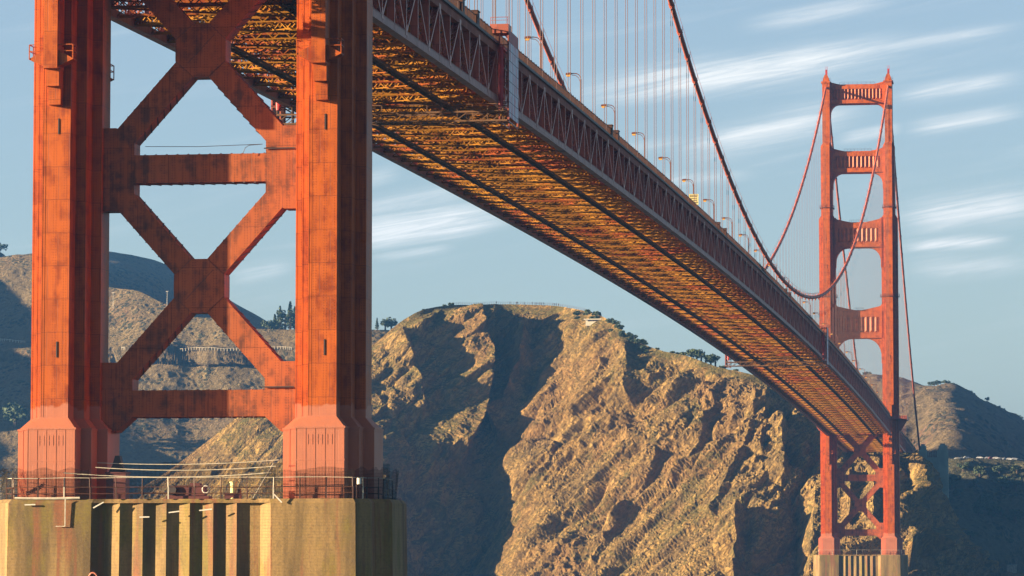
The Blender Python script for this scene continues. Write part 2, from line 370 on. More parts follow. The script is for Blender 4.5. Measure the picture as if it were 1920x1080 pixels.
def make_tower():
    t = empty('bridge_tower')
    for s in (-1, 1):
        cx = s * HALF
        b = MB()
        b.prism(shift(plan(HX3, HY3), cx), 21.5, 'z', 161.4)
        b.prism(shift(plan(HX3, HY3), cx), 161.4, 'z', 163.0, shift(plan([1.46, 2.54, 2.75], [5.3, 3.1, 1.6]), cx))
        b.prism(shift(plan(HX2, HY2), cx), 163.0, 'z', 193.6)
        b.prism(shift(plan(HX2, HY2), cx), 193.6, 'z', 195.2, shift(plan([1.5, 1.72], [4.5, 3.1]), cx))
        b.prism(shift(plan(HX1, HY1), cx), 195.2, 'z', 221.8)
        for x_, za_, zb_2 in ((-1.40, 21.6, 190), (-1.15, 21.6, 56), (1.40, 21.6, 190)):
            b.box(cx + x_ - .035, cx + x_ + .035, -5.886, -5.86, za_, min(zb_2, 160))
        for x_ in (-2.45, -1.75, 1.75, 2.45): b.box(cx + x_ - .03, cx + x_ + .03, -3.756, -3.73, 21.6, 160)
        for x_ in (-3.5, -2.8, 2.8, 3.5): b.box(cx + x_ - .03, cx + x_ + .03, -1.616, -1.59, 21.6, 160)
        for z_ in np.arange(24.9, 160, 6.7): b.box(cx - 1.47, cx + 1.47, -5.892, -5.86, z_, z_ + .09)
        leg = b.build('leg', PAINT, t)
        # narrow plates standing on the leg face, doors and vent slots
        for z in (28.4, 51.0, 100, 140): MB().box(cx + .15, cx + .27, -5.93, -5.86, z - .8, z + .8).build('vent_slot', DARK, leg)
        w = MB()
        w.prism(shift(plan([2.5, 3.58, 4.66], [6.95, 4.8, 2.45]), cx), 12.9, 'z', 20.4)
        w.prism(shift(plan([2.5, 3.58, 4.66], [6.95, 4.8, 2.45]), cx), 20.4, 'z', 21.5, shift(plan(HX3, HY3, .01), cx))
        w.prism(shift(plan([2.5, 3.58, 4.66], [6.95, 4.8, 2.45], .06), cx), 20.3, 'z', 20.5)
        for x_ in (-2.42, -1.45, -.5, .5, 1.45, 2.42): w.box(cx + x_ - .04, cx + x_ + .04, -6.97, -6.94, 13.3, 20.28)
        for x_ in (-3.5, -2.75, 2.75, 3.5): w.box(cx + x_ - .03, cx + x_ + .03, -4.82, -4.79, 13.3, 20.28)
        w.box(cx - 2.52, cx + 2.52, -6.975, -6.94, 17.1, 17.2)
        for k_ in (-1, 0, 1):
            for e_ in (-.22, .22): w.box(cx + k_ * .98 + e_ - .03, cx + k_ * .98 + e_ + .03, -6.972, -6.94, 18.7, 19.7)
            w.box(cx + k_ * .98 - .2, cx + k_ * .98 + .2, -6.968, -6.94, 19.15, 19.22)
        w.build('pedestal', PAINT, t)
        # truss bearing: post and two stepped corbels on the south and the north face
        for dr in (-1, 1):
            p = MB(); ya = dr * 5.87
            def bx(x0, x1, d0, d1, z0, z1): p.box(x0, x1, ya + dr * d0, ya + dr * d1, z0, z1)
            bx(cx - .72, cx + .72, -.01, 2.7, 56.6, 79.0)
            bx(cx - .66, cx + .66, -.01, 1.75, 54.9, 56.61)
            bx(cx - .62, cx + .62, -.01, .95, 53.1, 54.91)
            p.build('truss_bearing', PAINT, t)
            for sx in (-1, 1):
                g = MB()
                xa = cx + sx * .73; xb = cx + sx * 2.25
                yy0, yy1 = ya + dr * .9, ya + dr * 2.4
                g.prism([(xa, 58.4), (xb, 57.6), (xb, 57.5), (xa, 56.8)] if sx > 0 else [(xb, 57.6), (xa, 58.4), (xa, 56.8), (xb, 57.5)], min(yy0, yy1), 'y', max(yy0, yy1))
                pl = g.build('platform', PAINT, t)
                rl = MB()
                for yq in (yy0, yy1):
                    rl.bar((xb, yq, 57.5), (xb, yq, 59.0), .09, .09); 
                    for z in (58.35, 59.0): rl.bar((xa, yq, z), (xb, yq, z), .08, .08)
                for z in (58.35, 59.0): rl.bar((xb, yy0, z), (xb, yy1, z), .08, .08)
                rl.build('guard_rail', PAINT, pl)
        # head of the leg: saddle housing and beacon
        h = MB()
        h.prism(shift(plan([1.75, 2.1], [4.9, 4.4]), cx), 221.8, 'z', 222.5)
        h.prism([(cx - 1.5, 222.5), (cx + 1.5, 222.5), (cx + 1.15, 224.2), (cx + .55, 225.6), (cx - .55, 225.6), (cx - 1.15, 224.2)], -3.6, 'y', 3.6)
        hd = h.build('saddle_housing', PAINT, t)
        q = MB(); q.box(cx - .45, cx + .45, -.45, .45, 225.6, 228.2)
        for dx in (-.9, .9):
            for dy in (-3.2, 3.2): q.bar((cx + dx, dy, 222.5), (cx + dx, dy, 224.0), .12, .12)
        for z in (223.3, 224.0):
            for dy in (-3.2, 3.2): q.bar((cx - 2.1, dy, z), (cx + 2.1, dy, z), .1, .1)
        for dx in (-.5, .0, .5): q.bar((cx + dx, 0, 228.2), (cx + dx, 0, 229.7), .1, .1)
        q.build('beacon', REDCOVER, hd)
        # ring platforms
        for z, g_ in ((166.2, (HX2, HY2)), (126.7, (HX3, HY3))):
            r_ = MB(); r_.prism(shift(plan(*g_, .55), cx), z, 'z', z + .18)
            pp = shift(plan(*g_, .52), cx)
            for zz in (z + .7, z + 1.25):
                for i in range(len(pp)): r_.bar((*pp[i], zz), (*pp[(i + 1) % len(pp)], zz), .07, .07)
            for i in range(len(pp)): r_.bar((*pp[i], z), (*pp[i], z + 1.25), .09, .09)
            r_.build('ring_platform', DARKRED, t)
        # sidewalk carried round the outside of the leg at road level
        k = MB(); zs = 72.6
        x0, x1 = (cx + s * 3.3), (cx + s * 7.2)
        k.prism([(x0, zs - 5.0), (x0 + s * .9, zs - 4.6), (x1 - s * .4, zs - .5), (x1, zs), (x0, zs)][::1], -4.2, 'y', -3.7)
        k.prism([(x0, zs - 5.0), (x0 + s * .9, zs - 4.6), (x1 - s * .4, zs - .5), (x1, zs), (x0, zs)], 3.7, 'y', 4.2)
        k.box(min(cx + s * .2, x1), max(cx + s * .2, x1), -7.5, 7.5, zs, zs + .35)
        k.box(min(x1 - s * .1, x1 + s * .1), max(x1 - s * .1, x1 + s * .1), -7.5, 7.5, zs - .5, zs + 1.5)
        for yy_ in (-7.4, 7.4): k.box(min(cx + s * .2, x1), max(cx + s * .2, x1), yy_ - .08, yy_ + .08, zs + .3, zs + 1.5)
        k.build('sidewalk_bracket', TRUSS, t)
    # braces below the road
    y0, y1 = -1.05, 1.35
    def member(mb, a, b_, w, y0=y0, y1=y1):
        mb.bar((a[0], (y0 + y1) / 2, a[1]), (b_[0], (y0 + y1) / 2, b_[1]), w, y1 - y0, (0, 1, 0))
    zc_ = [59.15, 35.05]; zm = [71.0, 47.05, 23.0]
    for z in zc_:
        b = MB(); octa(b, 0, z, 2.62, 2.73, .82, 1.12, y0 - .05, y1 + .05)
        for sx in (-1, 1):
            for sz in (-1, 1):
                p0 = (sx * 1.7, z + sz * 1.95); p1 = (sx * 7.8, z + sz * 8.75)
                member(b, p0, p1, 2.34)
        cb = b.build('cross_brace', BRACE, t)
        # lacing and cover-plate edges on the members' undersides
        l = MB()
        for sx in (-1, 1):
            for sz in (-1, 1):
                n_ = 7
                for i in range(n_):
                    f = .22 + .7 * i / (n_ - 1)
                    x = sx * (1.7 + 6.1 * f * .93); zz = z + sz * (1.95 + 6.8 * f * .93)
                    dx, dz = sx * 6.1, sz * 6.8; L = math.hypot(dx, dz); nx, nz = -dz / L, dx / L
                    for e in (-1.2, 1.2):
                        l.bar((x + nx * e - dx / L * .35, y0 + .12, zz + nz * e - dz / L * .35), (x + nx * e + dx / L * .35, y1 - .12, zz + nz * e + dz / L * .35), .12, .1)
        l.build('lacing', DARKRED, cb)
        s_ = MB()
        s_.bar((-1.35, y0 - .06, z - 1.35), (1.45, y0 - .06, z + 1.6), .035, .03)
        for (xa, za, xb, zb_) in ((-2.6, -1.1, -.8, -2.7), (.85, -2.72, 2.6, -1.1), (.85, 2.72, 2.6, 1.1), (-2.6, 1.1, -.8, 2.7)):
            s_.bar((xa, y0 - .06, z + za), (xb, y0 - .06, z + zb_), .035, .03)
        s_.build('plate_seam', DARK, cb)
    for z in zm:
        b = MB()
        if z == 23.0: za, zb_ = 21.75, 24.45
        else: za, zb_ = z - 1.43, z + 1.43
        b.box(-6.9, 6.9, y0 + .02, y1 - .02, za, zb_)
        sb = b.build('horizontal_strut', BRACE, t)
        e = MB()
        for i in range(12):
            x = -6.2 + i * 1.127
            e.bar((x - .5, y0 + .1, za - .04), (x + .5, y1 - .1, za - .04), .12, .08); e.bar((x - .5, y1 - .1, zb_ + .04), (x + .5, y0 + .1, zb_ + .04), .12, .08)
        e.build('lacing', DARKRED, sb)
        for sx in (-1, 1):
            g = MB(); xe = 10.15
            if z == 23.0: pts = [(6.85, 21.75), (8.6, 20.2), (xe, 20.2), (xe, 27.3), (8.45, 27.3), (6.85, 25.7)]
            else: pts = [(6.85, z - 2.65), (8.75, z - 4.25), (xe, z - 4.25), (xe, z + 4.25), (8.75, z + 4.25), (6.85, z + 2.65)]
            pts = [(sx * x, zz) for x, zz in pts]
            g.prism(pts, y0 - .03, 'y', y1 + .03); g.build('gusset', BRACE, t)
    # portal struts above the road: (top, bottom, half thickness, leg inner half-width, haunch, flutes)
    for zt, zl, th, lw, hn, nf, pit in ((221.3, 212.4, 2.8, 1.6, 4.4, 14, 1.56), (191.5, 181.7, 2.9, 2.5, 5.2, 11, 1.78), (159.9, 148.5, 2.7, 3.55, 6.4, 9, 1.98), (121.0, 108.3, 1.8, 3.55, 8.0, 8, 2.18)):
        xi = HALF - lw + .05
        b = MB(); rec = .75
        pts = [(-xi, zl - hn * 1.25)]
        st = 7
        arc = []
        for i in range(st + 1):
            a = math.pi / 2 * i / st
            arc.append((xi - .35 - hn * .8 * (1 - math.cos(a)), zl - hn * (1 - math.sin(a))))
        left = [(-x, z) for x, z in arc]; right = arc[::-1]
        up = hn * .22
        pts = [(-xi, zl - hn * 1.35), (-xi + .35, zl - hn * 1.35)] + left + right + [(xi - .35, zl - hn * 1.35), (xi, zl - hn * 1.35), (xi, zt + up * 1.6), (xi - .8, zt + up), (xi - hn * .7, zt + up * .35), (xi - hn * 1.1, zt), (-xi + hn * 1.1, zt), (-xi + hn * .7, zt + up * .35), (-xi + .8, zt + up), (-xi, zt + up * 1.6)]
        b.prism(pts, -th + rec, 'y', th - rec)
        hgt = zt - zl; za, zb_ = zl + hgt * .22, zt - hgt * .24
        fw = nf * pit / 2
        for dr in (-1, 1):
            o0, o1 = sorted((dr * (th - rec), dr * th))
            b.box(-xi, xi, o0, o1, zb_, zt - .35); b.box(-xi, xi, o0, o1, zl + .35, za)
            for sx in (-1, 1): b.box(min(sx * fw, sx * xi), max(sx * fw, sx * xi), o0, o1, za, zb_)
            for i in range(nf):
                xa = -fw + i * pit
                # triangular flute, base cut on a slope
                yr = dr * (th - rec); yp = dr * (th - .05)
                v = [(xa, yr, za), (xa + pit, yr, za), (xa + pit / 2, yr, za), (xa, yr, zb_), (xa + pit, yr, zb_), (xa + pit * .5, yp, zb_), (xa + pit * .5, yp, za + .8)]
                b.raw(v, [(0, 1, 6), (0, 6, 5, 3), (1, 4, 5, 6), (3, 5, 4)])
        ps = b.build('portal_strut', PAINT, t)
        rl = MB()
        for zz in (.6, 1.1): rl.bar((-xi + hn, -1.5, zt + zz), (xi - hn, -1.5, zt + zz), .06, .06)
        for i in range(9): rl.bar((-xi + hn + i * (2 * (xi - hn)) / 8, -1.5, zt), (-xi + hn + i * (2 * (xi - hn)) / 8, -1.5, zt + 1.1), .07, .07)
        rl.build('guard_rail', DARK, ps)
    return t
tower = make_tower(); tower.location = (0, YS, 0)
tag(tower, 'near orange steel bridge tower, its two riveted legs joined by dark X braces', 'bridge tower', 'towers of the suspension bridge')
tower_n = copy_tree(tower); tower_n.location = (0, YN, 0)
tag(tower_n, 'far red suspension bridge tower standing in front of the rocky headland, top visible', 'bridge tower')

# ------------------------------------------------------------------ piers
def make_pier():
    t = empty('bridge_pier')
    L = []
    yv, yr = -7.75, -8.15
    L += [(-17.6, -8.5), (-9.1, -8.5), (-7.9, yv)]
    x = -8.65 + 1.19
    xs = []
    k = 1
    while True:
        xr = -8.65 + 2.376 * k - 1.19 + 1.19
        if xr > 7.2: break
        xs.append(xr); k += 1
    for xr in xs: L += [(xr - 1.19 if xr - 1.19 > -7.88 else -7.6, yv), (xr, yr), ]
    L += [(min(xs[-1] + 1.19, 7.7), yv), (7.9, yv), (9.1, -8.5), (17.6, -8.5), (18.9, -7.3), (18.9, -5.2), (20.5, -4.2), (20.5, 4.2), (18.9, 5.2), (18.9, 7.3), (17.6, 8.5), (-17.6, 8.5), (-18.9, 7.3), (-18.9, 5.2), (-20.5, 4.2), (-20.5, -4.2), (-18.9, -5.2), (-18.9, -7.3)]
    bot = [(a * 1.012, c * 1.04) for a, c in L]
    b = MB(); b.prism(bot, -6, 'z', 12.9, L)
    flat = [(-17.6, -8.5), (-9.1, -8.5), (-7.9, -8.2), (7.9, -8.2), (9.1, -8.5), (17.6, -8.5), (18.9, -7.3), (18.9, -5.2), (20.5, -4.2), (20.5, 4.2), (18.9, 5.2), (18.9, 7.3), (17.6, 8.5), (-17.6, 8.5), (-18.9, 7.3), (-18.9, 5.2), (-20.5, 4.2), (-20.5, -4.2), (-18.9, -5.2), (-18.9, -7.3)]
    ins = [(a * .985, c * .97) for a, c in flat]
    b.prism(flat, 12.9, 'z', 13.3, ins)
    b.build('pier_body', CONC, t)
    r = MB(); r.prism([(a * 1.05, c * 1.1) for a, c in flat], -6, 'z', 2.0); r.build('fender', CONC, t)
    return t, flat
pier, flat = make_pier(); pier.location = (0, YS, 0)
tag(pier, 'near rust-streaked fluted concrete pier carrying the near tower', 'bridge pier', 'concrete piers under the towers')
pier_n = copy_tree(pier); pier_n.location = (0, YN, 0)
tag(pier_n, 'far pinkish concrete pier with fluted middle, carrying the far tower above the shore', 'bridge pier')

# ------------------------------------------------------------------ deck trusses
def deck(name, ya, yb, detail):
    """stiffening truss and floor between two nodes; detail 2 = full"""
    t = empty(name)
    k0 = math.ceil((ya - Y0) / PAN); k1 = math.floor((yb - Y0) / PAN)
    nodes = list(range(k0, k1 + 1)); Ys = [Y0 + PAN * k for k in nodes]
    H = 7.5; parts = {}
    ends = [ya] + Ys + [yb]
    for s in (-1, 1):
        X = s * HALF
        tp = MB(); bt = MB()
        for a, b_ in zip(ends[:-1], ends[1:]):
            bt.bar((X, a, zb(a) + .45), (X, b_, zb(b_) + .45), .86, .9)
            bt.bar((X, a, zb(a) + .04), (X, b_, zb(b_) + .04), 1.02, .08); bt.bar((X, a, zb(a) + .92), (X, b_, zb(b_) + .92), .98, .06)
            tp.bar((X, a, zb(a) + H - .45), (X, b_, zb(b_) + H - .45), .86, .95)
            tp.bar((X, a, zb(a) + H + .06), (X, b_, zb(b_) + H + .06), 1.02, .08)
        for Y in Ys:
            z = zb(Y); bt.bar((X, Y - .06, z + .45), (X, Y + .06, z + .45), .90, .98)
        tp.build('top_chord', TOPC, t); bt.build('bottom_chord', CHORD, t)
    # nearest panels individually, the rest in one
    def emit(kind, items, material, fn, lim=100, shared=False):
        for it in items[:lim]: mb = MB(); fn(mb, it); mb.build(kind, material, t)
        if items[lim:]:
            mb = MB()
            for it in items[lim:]: fn(mb, it)
            tag(mb.build(kind, material, t), kind='stuff')
    def vert(mb, it):
        s, Y, k = it; X = s * HALF; z = zb(Y)
        lv = (Y < 900)
        mb.bar((X, Y, z + .9), (X, Y, z + H - .8), .84, .07, (0, 1, 0))             # web
        for e in (-1, 1): mb.bar((X + e * .42, Y, z + .9), (X + e * .42, Y, z + H - .8), .035, .36, (0, 1, 0))
        # gusset plates at the node
        low = (k % 2 == 1); zz = z + .95 if low else z + H - .95
        for e in (-1, 1): mb.prism([(Y - .75, zz - .5), (Y + .75, zz - .5), (Y + .35, zz + .8), (Y - .35, zz + .8)] if low else [(Y - .35, zz - .8), (Y + .35, zz - .8), (Y + .75, zz + .5), (Y - .75, zz + .5)], X + e * .44, 'x', X + e * .47)
        if low: mb.bar((X - s * .45, Y, z + 1.2), (X - s * 1.9, Y, z + .95), .06, 1.1, (0, 0, 1))
        # sway bracket down from the floor beam
        mb.bar((X - s * .4, Y, z + H - 3.9), (X - s * 3.6, Y, z + H - 1.9), .25, .3)
    def diag(mb, it):
        s, Ya, k = it; X = s * HALF; Yb = Ya + PAN
        za, zb_ = (zb(Ya) + .5, zb(Yb) + H - .5) if k % 2 == 1 else (zb(Ya) + H - .5, zb(Yb) + .5)
        p, q = np.array((X, Ya, za)), np.array((X, Yb, zb_))
        for e in (-1, 1):
            mb.bar((X + e * .36, Ya, za), (X + e * .36, Yb, zb_), .34, .09, (1, 0, 0))
        n_ = 7 if Ya < 1000 else 4
        for i in range(n_):
            f0 = .1 + .8 * i / n_; f1 = .1 + .8 * (i + 1) / n_
            a = p + (q - p) * f0; c = p + (q - p) * f1
            mb.bar((X - .36, a[1], a[2]), (X + .36, c[1], c[2]), .11, .04, (0, 1, 0)); mb.bar((X + .36, a[1], a[2]), (X - .36, c[1], c[2]), .11, .04, (0, 1, 0))
    vs = sorted([(s, Y, k) for s in (-1, 1) for k, Y in zip(nodes, Ys)], key=lambda i: (i[1] - i[0] * 8))
    ds = sorted([(s, Y, k) for s in (-1, 1) for k, Y in zip(nodes[:-1], Ys[:-1])], key=lambda i: (i[1] - i[0] * 8))
    if detail < 2: lim = 0
    else: lim = 100
    emit('truss_vertical', vs, TRUSS, vert, lim); emit('truss_diagonal', ds, TRUSS, diag, lim)
    W2 = HALF - .45
    def fbeam(mb, it):
        Y, k = it; z1 = zb(Y) + H - .35; z0 = z1 - 2.3
        mb.bar((-W2, Y, z1), (W2, Y, z1), .4, .3, (0, 0, 1)); mb.bar((-W2, Y, z0), (W2, Y, z0), .4, .3, (0, 0, 1))
        n_ = 14
        for i in range(n_):
            xa = -W2 + 2 * W2 * i / n_; xb = -W2 + 2 * W2 * (i + 1) / n_
            a, c = (z0, z1) if i % 2 == 0 else (z1, z0)
            mb.bar((xa, Y, a), (xb, Y, c), .22, .16, (0, 1, 0))
    fl = [(Y, k) for k, Y in zip(nodes, Ys)]
    emit('floor_beam', fl, UNDER, fbeam, lim)
    def strut(mb, it):
        Y, k = it; z0 = zb(Y) + .35; z1 = z0 + .95
        for dy in (-.45, .45):
            mb.bar((-W2, Y + dy, z0), (W2, Y + dy, z0), .16, .16); mb.bar((-W2, Y + dy, z1), (W2, Y + dy, z1), .16, .16)
        n_ = 26 if Y < 900 else 18
        for i in range(n_):
            xa = -W2 + 2 * W2 * i / n_; xb = -W2 + 2 * W2 * (i + 1) / n_
            a, c = (z0, z1) if i % 2 == 0 else (z1, z0)
            mb.bar((xa, Y - .45, a), (xb, Y - .45, c), .12, .1, (0, 1, 0))
            if Y < 800: mb.bar((xa, Y + .45, c), (xb, Y + .45, a), .1, .1, (0, 1, 0))
            e, g = (-.45, .45) if i % 2 == 0 else (.45, -.45)
            mb.bar((xa, Y + e, z0 - .02), (xb, Y + g, z0 - .02), .09, .07)
    emit('lateral_strut', fl, UNDER, strut, lim)
    def xbr(mb, it):
        Y, k = it; Yb = Y + PAN
        for (xa, xb) in ((-W2, 0), (W2, 0)) if k % 2 else ((0, -W2), (0, W2)):
            p = np.array((xa, Y, zb(Y) + .75)); q = np.array((xb, Yb, zb(Yb) + .75)); d = q - p; nrm = np.array((-d[1], d[0], 0)); nrm = nrm / np.linalg.norm(nrm) * .32
            hz = np.array((0, 0, .42))
            for e in (-1, 1):
                for g_ in (-1, 1): mb.bar(tuple(p + nrm * e + hz * g_), tuple(q + nrm * e + hz * g_), .12, .11)
            n_ = 16 if Y < 900 else 10
            for i in range(n_):
                a = p + d * i / n_; c = p + d * (i + 1) / n_; sg = 1 if i % 2 else -1
                mb.bar(tuple(a + nrm * sg - hz), tuple(c - nrm * sg - hz), .09, .07)
                for e in (-1, 1): mb.bar(tuple(a + nrm * e - hz * sg), tuple(c + nrm * e + hz * sg), .1, .08, tuple(nrm))
    emit('lateral_diagonal', fl[:-1], UNDER, xbr, lim)
    # stringers, slab, kerbs, railings
    st = MB(); sl = MB(); kbs = {-1: MB(), 1: MB()}
    for a, b_ in zip(ends[:-1], ends[1:]):
        za, zb_ = zb(a) + H, zb(b_) + H
        for i in range(9):
            x = -10.8 + i * 2.7; st.bar((x, a, za + .05), (x, b_, zb_ + .05), .22, .6)
        sl.bar((0, a, za + .52), (0, b_, zb_ + .52), 2 * W2 + 1.0, .3)
        for s in (-1, 1):
            kb = kbs[s]; kb.bar((s * (HALF + .35), a, za + .28), (s * (HALF + .35), b_, zb_ + .28), .75, .34)
            kb.bar((s * (HALF + .25), a, za + .60), (s * (HALF + .25), b_, zb_ + .60), .3, .3)
    st.build('stringer', UNDER, t); sl.build('road_slab', ASPH, t); [k_.build('kerb_beam', DARK, t) for k_ in kbs.values()]
    for s in (-1, 1):
        rl = MB(); X = s * (HALF - .05)
        for a, b_ in zip(ends[:-1], ends[1:]):
            za, zb_ = zb(a) + H + .75, zb(b_) + H + .75
            rl.bar((X, a, za + 1.32), (X, b_, zb_ + 1.32), .14, .12); rl.bar((X, a, za + .1), (X, b_, zb_ + .1), .1, .1)
            n_ = int((b_ - a) / (.26 if s > 0 and detail == 2 else 1.0)) + 1
            for i in range(n_):
                y = a + (b_ - a) * i / n_; zz = za + (zb_ - za) * i / n_
                big = i % 10 == 0
                rl.bar((X, y, zz), (X, y, zz + (1.5 if big else 1.3)), .16 if big else .06, .18 if big else .09)
        rl.build('railing', RAILM, t)
    if detail == 2:      # small bays along the footpath railing
        for Y in (452, 464, 608, 617, 806, 822, 1010, 1024):
            b = MB(); zr = zb(Y) + H + .6; b.box(HALF - .9, HALF + .35, Y - .9, Y + .9, zr, zr + 1.9); b.box(HALF - 1.0, HALF + .45, Y - 1.0, Y + 1.0, zr + 1.9, zr + 2.0); b.box(HALF + .34, HALF + .40, Y - .35, Y + .35, zr + .5, zr + 1.5); b.build('railing_bay', RAILM, t)
    # two inspection walkways slung under the floor, a small fitting at every panel
    for x in (-6.9, 6.9):
        w = MB(); ft = MB()
        for a, b_ in zip(ends[:-1], ends[1:]):
            for e in (-.55, .55): w.bar((x + e, a, zb(a) + .0), (x + e, b_, zb(b_) + .0), .16, .26)
            w.bar((x, a, zb(a) + .2), (x, b_, zb(b_) + .2), .5, .05)
            for i in range(5):
                f0 = a + (b_ - a) * i / 5; f1 = a + (b_ - a) * (i + 1) / 5; sg = 1 if i % 2 else -1
                w.bar((x - .55 * sg, f0, zb(f0)), (x + .55 * sg, f1, zb(f1)), .14, .08)
                w.bar((x - .55, f0, zb(f0)), (x + .55, f0, zb(f0)), .14, .16)
                w.bar((x + .7 * sg, f0, zb(f0)), (x + .7 * sg, f0, zb(f0) + 1.1), .07, .07)
        for Y in Ys:
            for e in (-.4, .4): w.bar((x + e, Y, zb(Y) - .1), (x + e, Y, zb(Y) + .9), .1, .1)
            ft.box(x - .62, x - .42, Y - .12, Y + .12, zb(Y) - .15, zb(Y) + .35)
        ww = w.build('walkway', WALKM, t); tag(ft.build('fitting', SIGNY, ww), kind='stuff')
    return t
dk = deck('main_span_deck', YS + 8.65, YN - 8.65, 2)
tag(dk, 'long orange stiffening truss and road deck running between the two towers', 'bridge deck')
dn = deck('side_span_deck', YN + 8.65, 1990, 1)
tag(dn, 'short dark truss deck beyond the far tower reaching the concrete pylons', 'bridge deck')
ds_ = deck('side_span_deck', 30, YS - 8.65, 1)
tag(ds_, 'truss deck of the approach side running overhead out of the picture above the near tower', 'bridge deck')

# ------------------------------------------------------------------ cables and suspenders
def rope_mesh(r, gap):
    b = MB()
    for e in (-gap / 2, gap / 2): b.tube([(e, 0, 0), (e, 0, 1)], r, 6)
    return b.mesh('suspender', True)
rm = [rope_mesh(.052, .36), rope_mesh(.039, .36)]
for m_ in rm: m_.materials.append(ROPE)
bandm = MB(); bandm.tube([(0, -.55, 0), (0, .55, 0)], .60, 12); bandm.box(-.1, .1, -.5, .5, -.95, .95); bandm = bandm.mesh('cable_band', False); bandm.materials.append(CABLE)
ZT = 222.6
def zback(Y):   # north side span
    f = (Y - YN) / (1994 - YN); return ZT + (70.5 - ZT) * f - 4 * 9.5 * f * (1 - f)
def zsback(Y):
    f = (YS - Y) / (YS - 27); return ZT + (70.5 - ZT) * f - 4 * 9.5 * f * (1 - f)
for s, lab in ((1, 'nearer of the two orange main cables, dipping almost to the road at midspan'), (-1, 'farther of the two main cables, climbing to the outer left leg of the far tower')):
    X = s * HALF
    root = empty('main_cable', (X, YS, 0)); tag(root, lab, 'bridge cable', 'main cables of the bridge')
    b = MB(); pts = [(0, Y - YS, zsback(Y)) for Y in np.linspace(27, YS - 1, 30)] + [(0, Y - YS, zc(Y)) for Y in np.linspace(YS, YN, 130)] + [(0, Y - YS, zback(Y)) for Y in np.linspace(YN + 1, 1994, 30)]
    b.tube(pts, .50, 12); b.build('cable_strand', CABLE, root, smooth=True)
    h = MB()   # hand ropes above the cable
    for e in (-.55, .55):
        h.tube([(e, Y - YS, zc(Y) + 1.15) for Y in np.linspace(YS + 5, YN - 5, 120)], .035, 4)
    k = 0
    while Y0 + 15.24 * k < YN - 8:
        Y = Y0 + 15.24 * k; h.bar((-.55, Y - YS, zc(Y) + .3), (-.55, Y - YS, zc(Y) + 1.2), .07, .07); h.bar((.55, Y - YS, zc(Y) + .3), (.55, Y - YS, zc(Y) + 1.2), .07, .07); k += 1
    h.build('hand_rope', CABLE, root)
    YY = [Y0 + 15.24 * k for k in range(-1, 82)]
    def sus(Y, z1, z0, ang, stuff=None):
        o = mesh_obj('suspender', rm[0] if Y < 1300 else rm[1], None, root, (0, Y - YS, z0)); o.scale = (1, 1, max(.3, z1 - z0))
        c = mesh_obj('cable_band', bandm, None, root, (0, Y - YS, z1)); c.rotation_euler = (ang, 0, 0)
    n_ = 0
    for Y in YY:
        if Y > YN - 9: continue
        sus(Y, zc(Y), zb(Y) + 7.0, math.atan(2 * 137.5 * (Y - 1009.5) / 641 ** 2)); n_ += 1
    rest = MB(); k = 0
    for i in range(1, 22):
        Y = YN + 7 + 15.24 * i
        z1, z0 = zback(Y), zb(Y) + 7.0
        if z1 < z0 + 1: continue
        if n_ < 98: sus(Y, z1, z0, math.atan(-.44)); n_ += 1
        else:
            for e in (-.18, .18): rest.tube([(e, Y - YS, z0), (e, Y - YS, z1)], .032, 6)
            k += 1
    if k: rest.materials = None; tag(rest.build('suspender', ROPE, root), kind='stuff')

# ------------------------------------------------------------------ street lamps on the deck
def make_lamp():
    t = empty('street_lamp')
    p = MB(); p.bar((0, 0, 0), (0, 0, 6.6), .28, .28); p.bar((0, 0, 0), (0, 0, .9), .42, .42); p.build('post', LAMPH, t)
    a = MB(); pts = [(0, 0, 6.5)] + [(-1.15 * math.sin(an) , 0, 6.5 + 1.0 * (1 - math.cos(an))) for an in np.linspace(.2, 1.5, 6)]
    pts = [(0, 0, 6.4), (-.08, 0, 6.95), (-.35, 0, 7.35), (-.8, 0, 7.6), (-1.5, 0, 7.68), (-2.1, 0, 7.62)]
    a.tube(pts, .09, 6); a.tube([(0, 0, 5.9), (-.5, 0, 6.9), (-1.1, 0, 7.3), (-1.9, 0, 7.4)], .06, 6); a.build('arm', LAMPH, t)
    h = MB(); h.prism([(-3.15, 7.75), (-2.05, 7.85), (-2.0, 7.45), (-3.2, 7.42)], -.28, 'y', .28); hh = h.build('lamp_head', LAMPH, t)
    g = MB(); g.prism([(-3.1, 7.42), (-2.15, 7.45), (-2.3, 7.12), (-2.95, 7.1)], -.24, 'y', .24); g.build('lantern_glass', GLASS, hh)
    return t
lampp = make_lamp(); first = True; li = 0
ords = ['first', 'second', 'third', 'fourth', 'fifth', 'sixth', 'seventh', 'eighth', 'ninth', 'tenth', 'eleventh', 'twelfth', 'thirteenth', 'fourteenth', 'fifteenth', 'sixteenth', 'seventeenth', 'eighteenth', 'nineteenth', 'twentieth', 'twenty-first', 'twenty-second', 'twenty-third', 'twenty-fourth', 'twenty-fifth', 'twenty-sixth', 'twenty-seventh', 'twenty-eighth', 'twenty-ninth', 'thirtieth', 'thirty-first', 'thirty-second', 'thirty-third', 'thirty-fourth']
Yl = 530.03
lamp_at = {}
while Yl < 1985:
    if abs(Yl - YN) > 12:
        o = lampp if first else copy_tree(lampp)
        first = False
        o.location = (12.9, Yl, zb(Yl) + 7.5 + .7); o.scale = (.74, .74, .88)
        tag(o, '%s lamp along the deck counting from the wrapped maintenance tower' % ords[li], 'street lamp', 'lamps along the deck railing')
        lamp_at[li] = Yl; li += 1
    Yl += 45.72
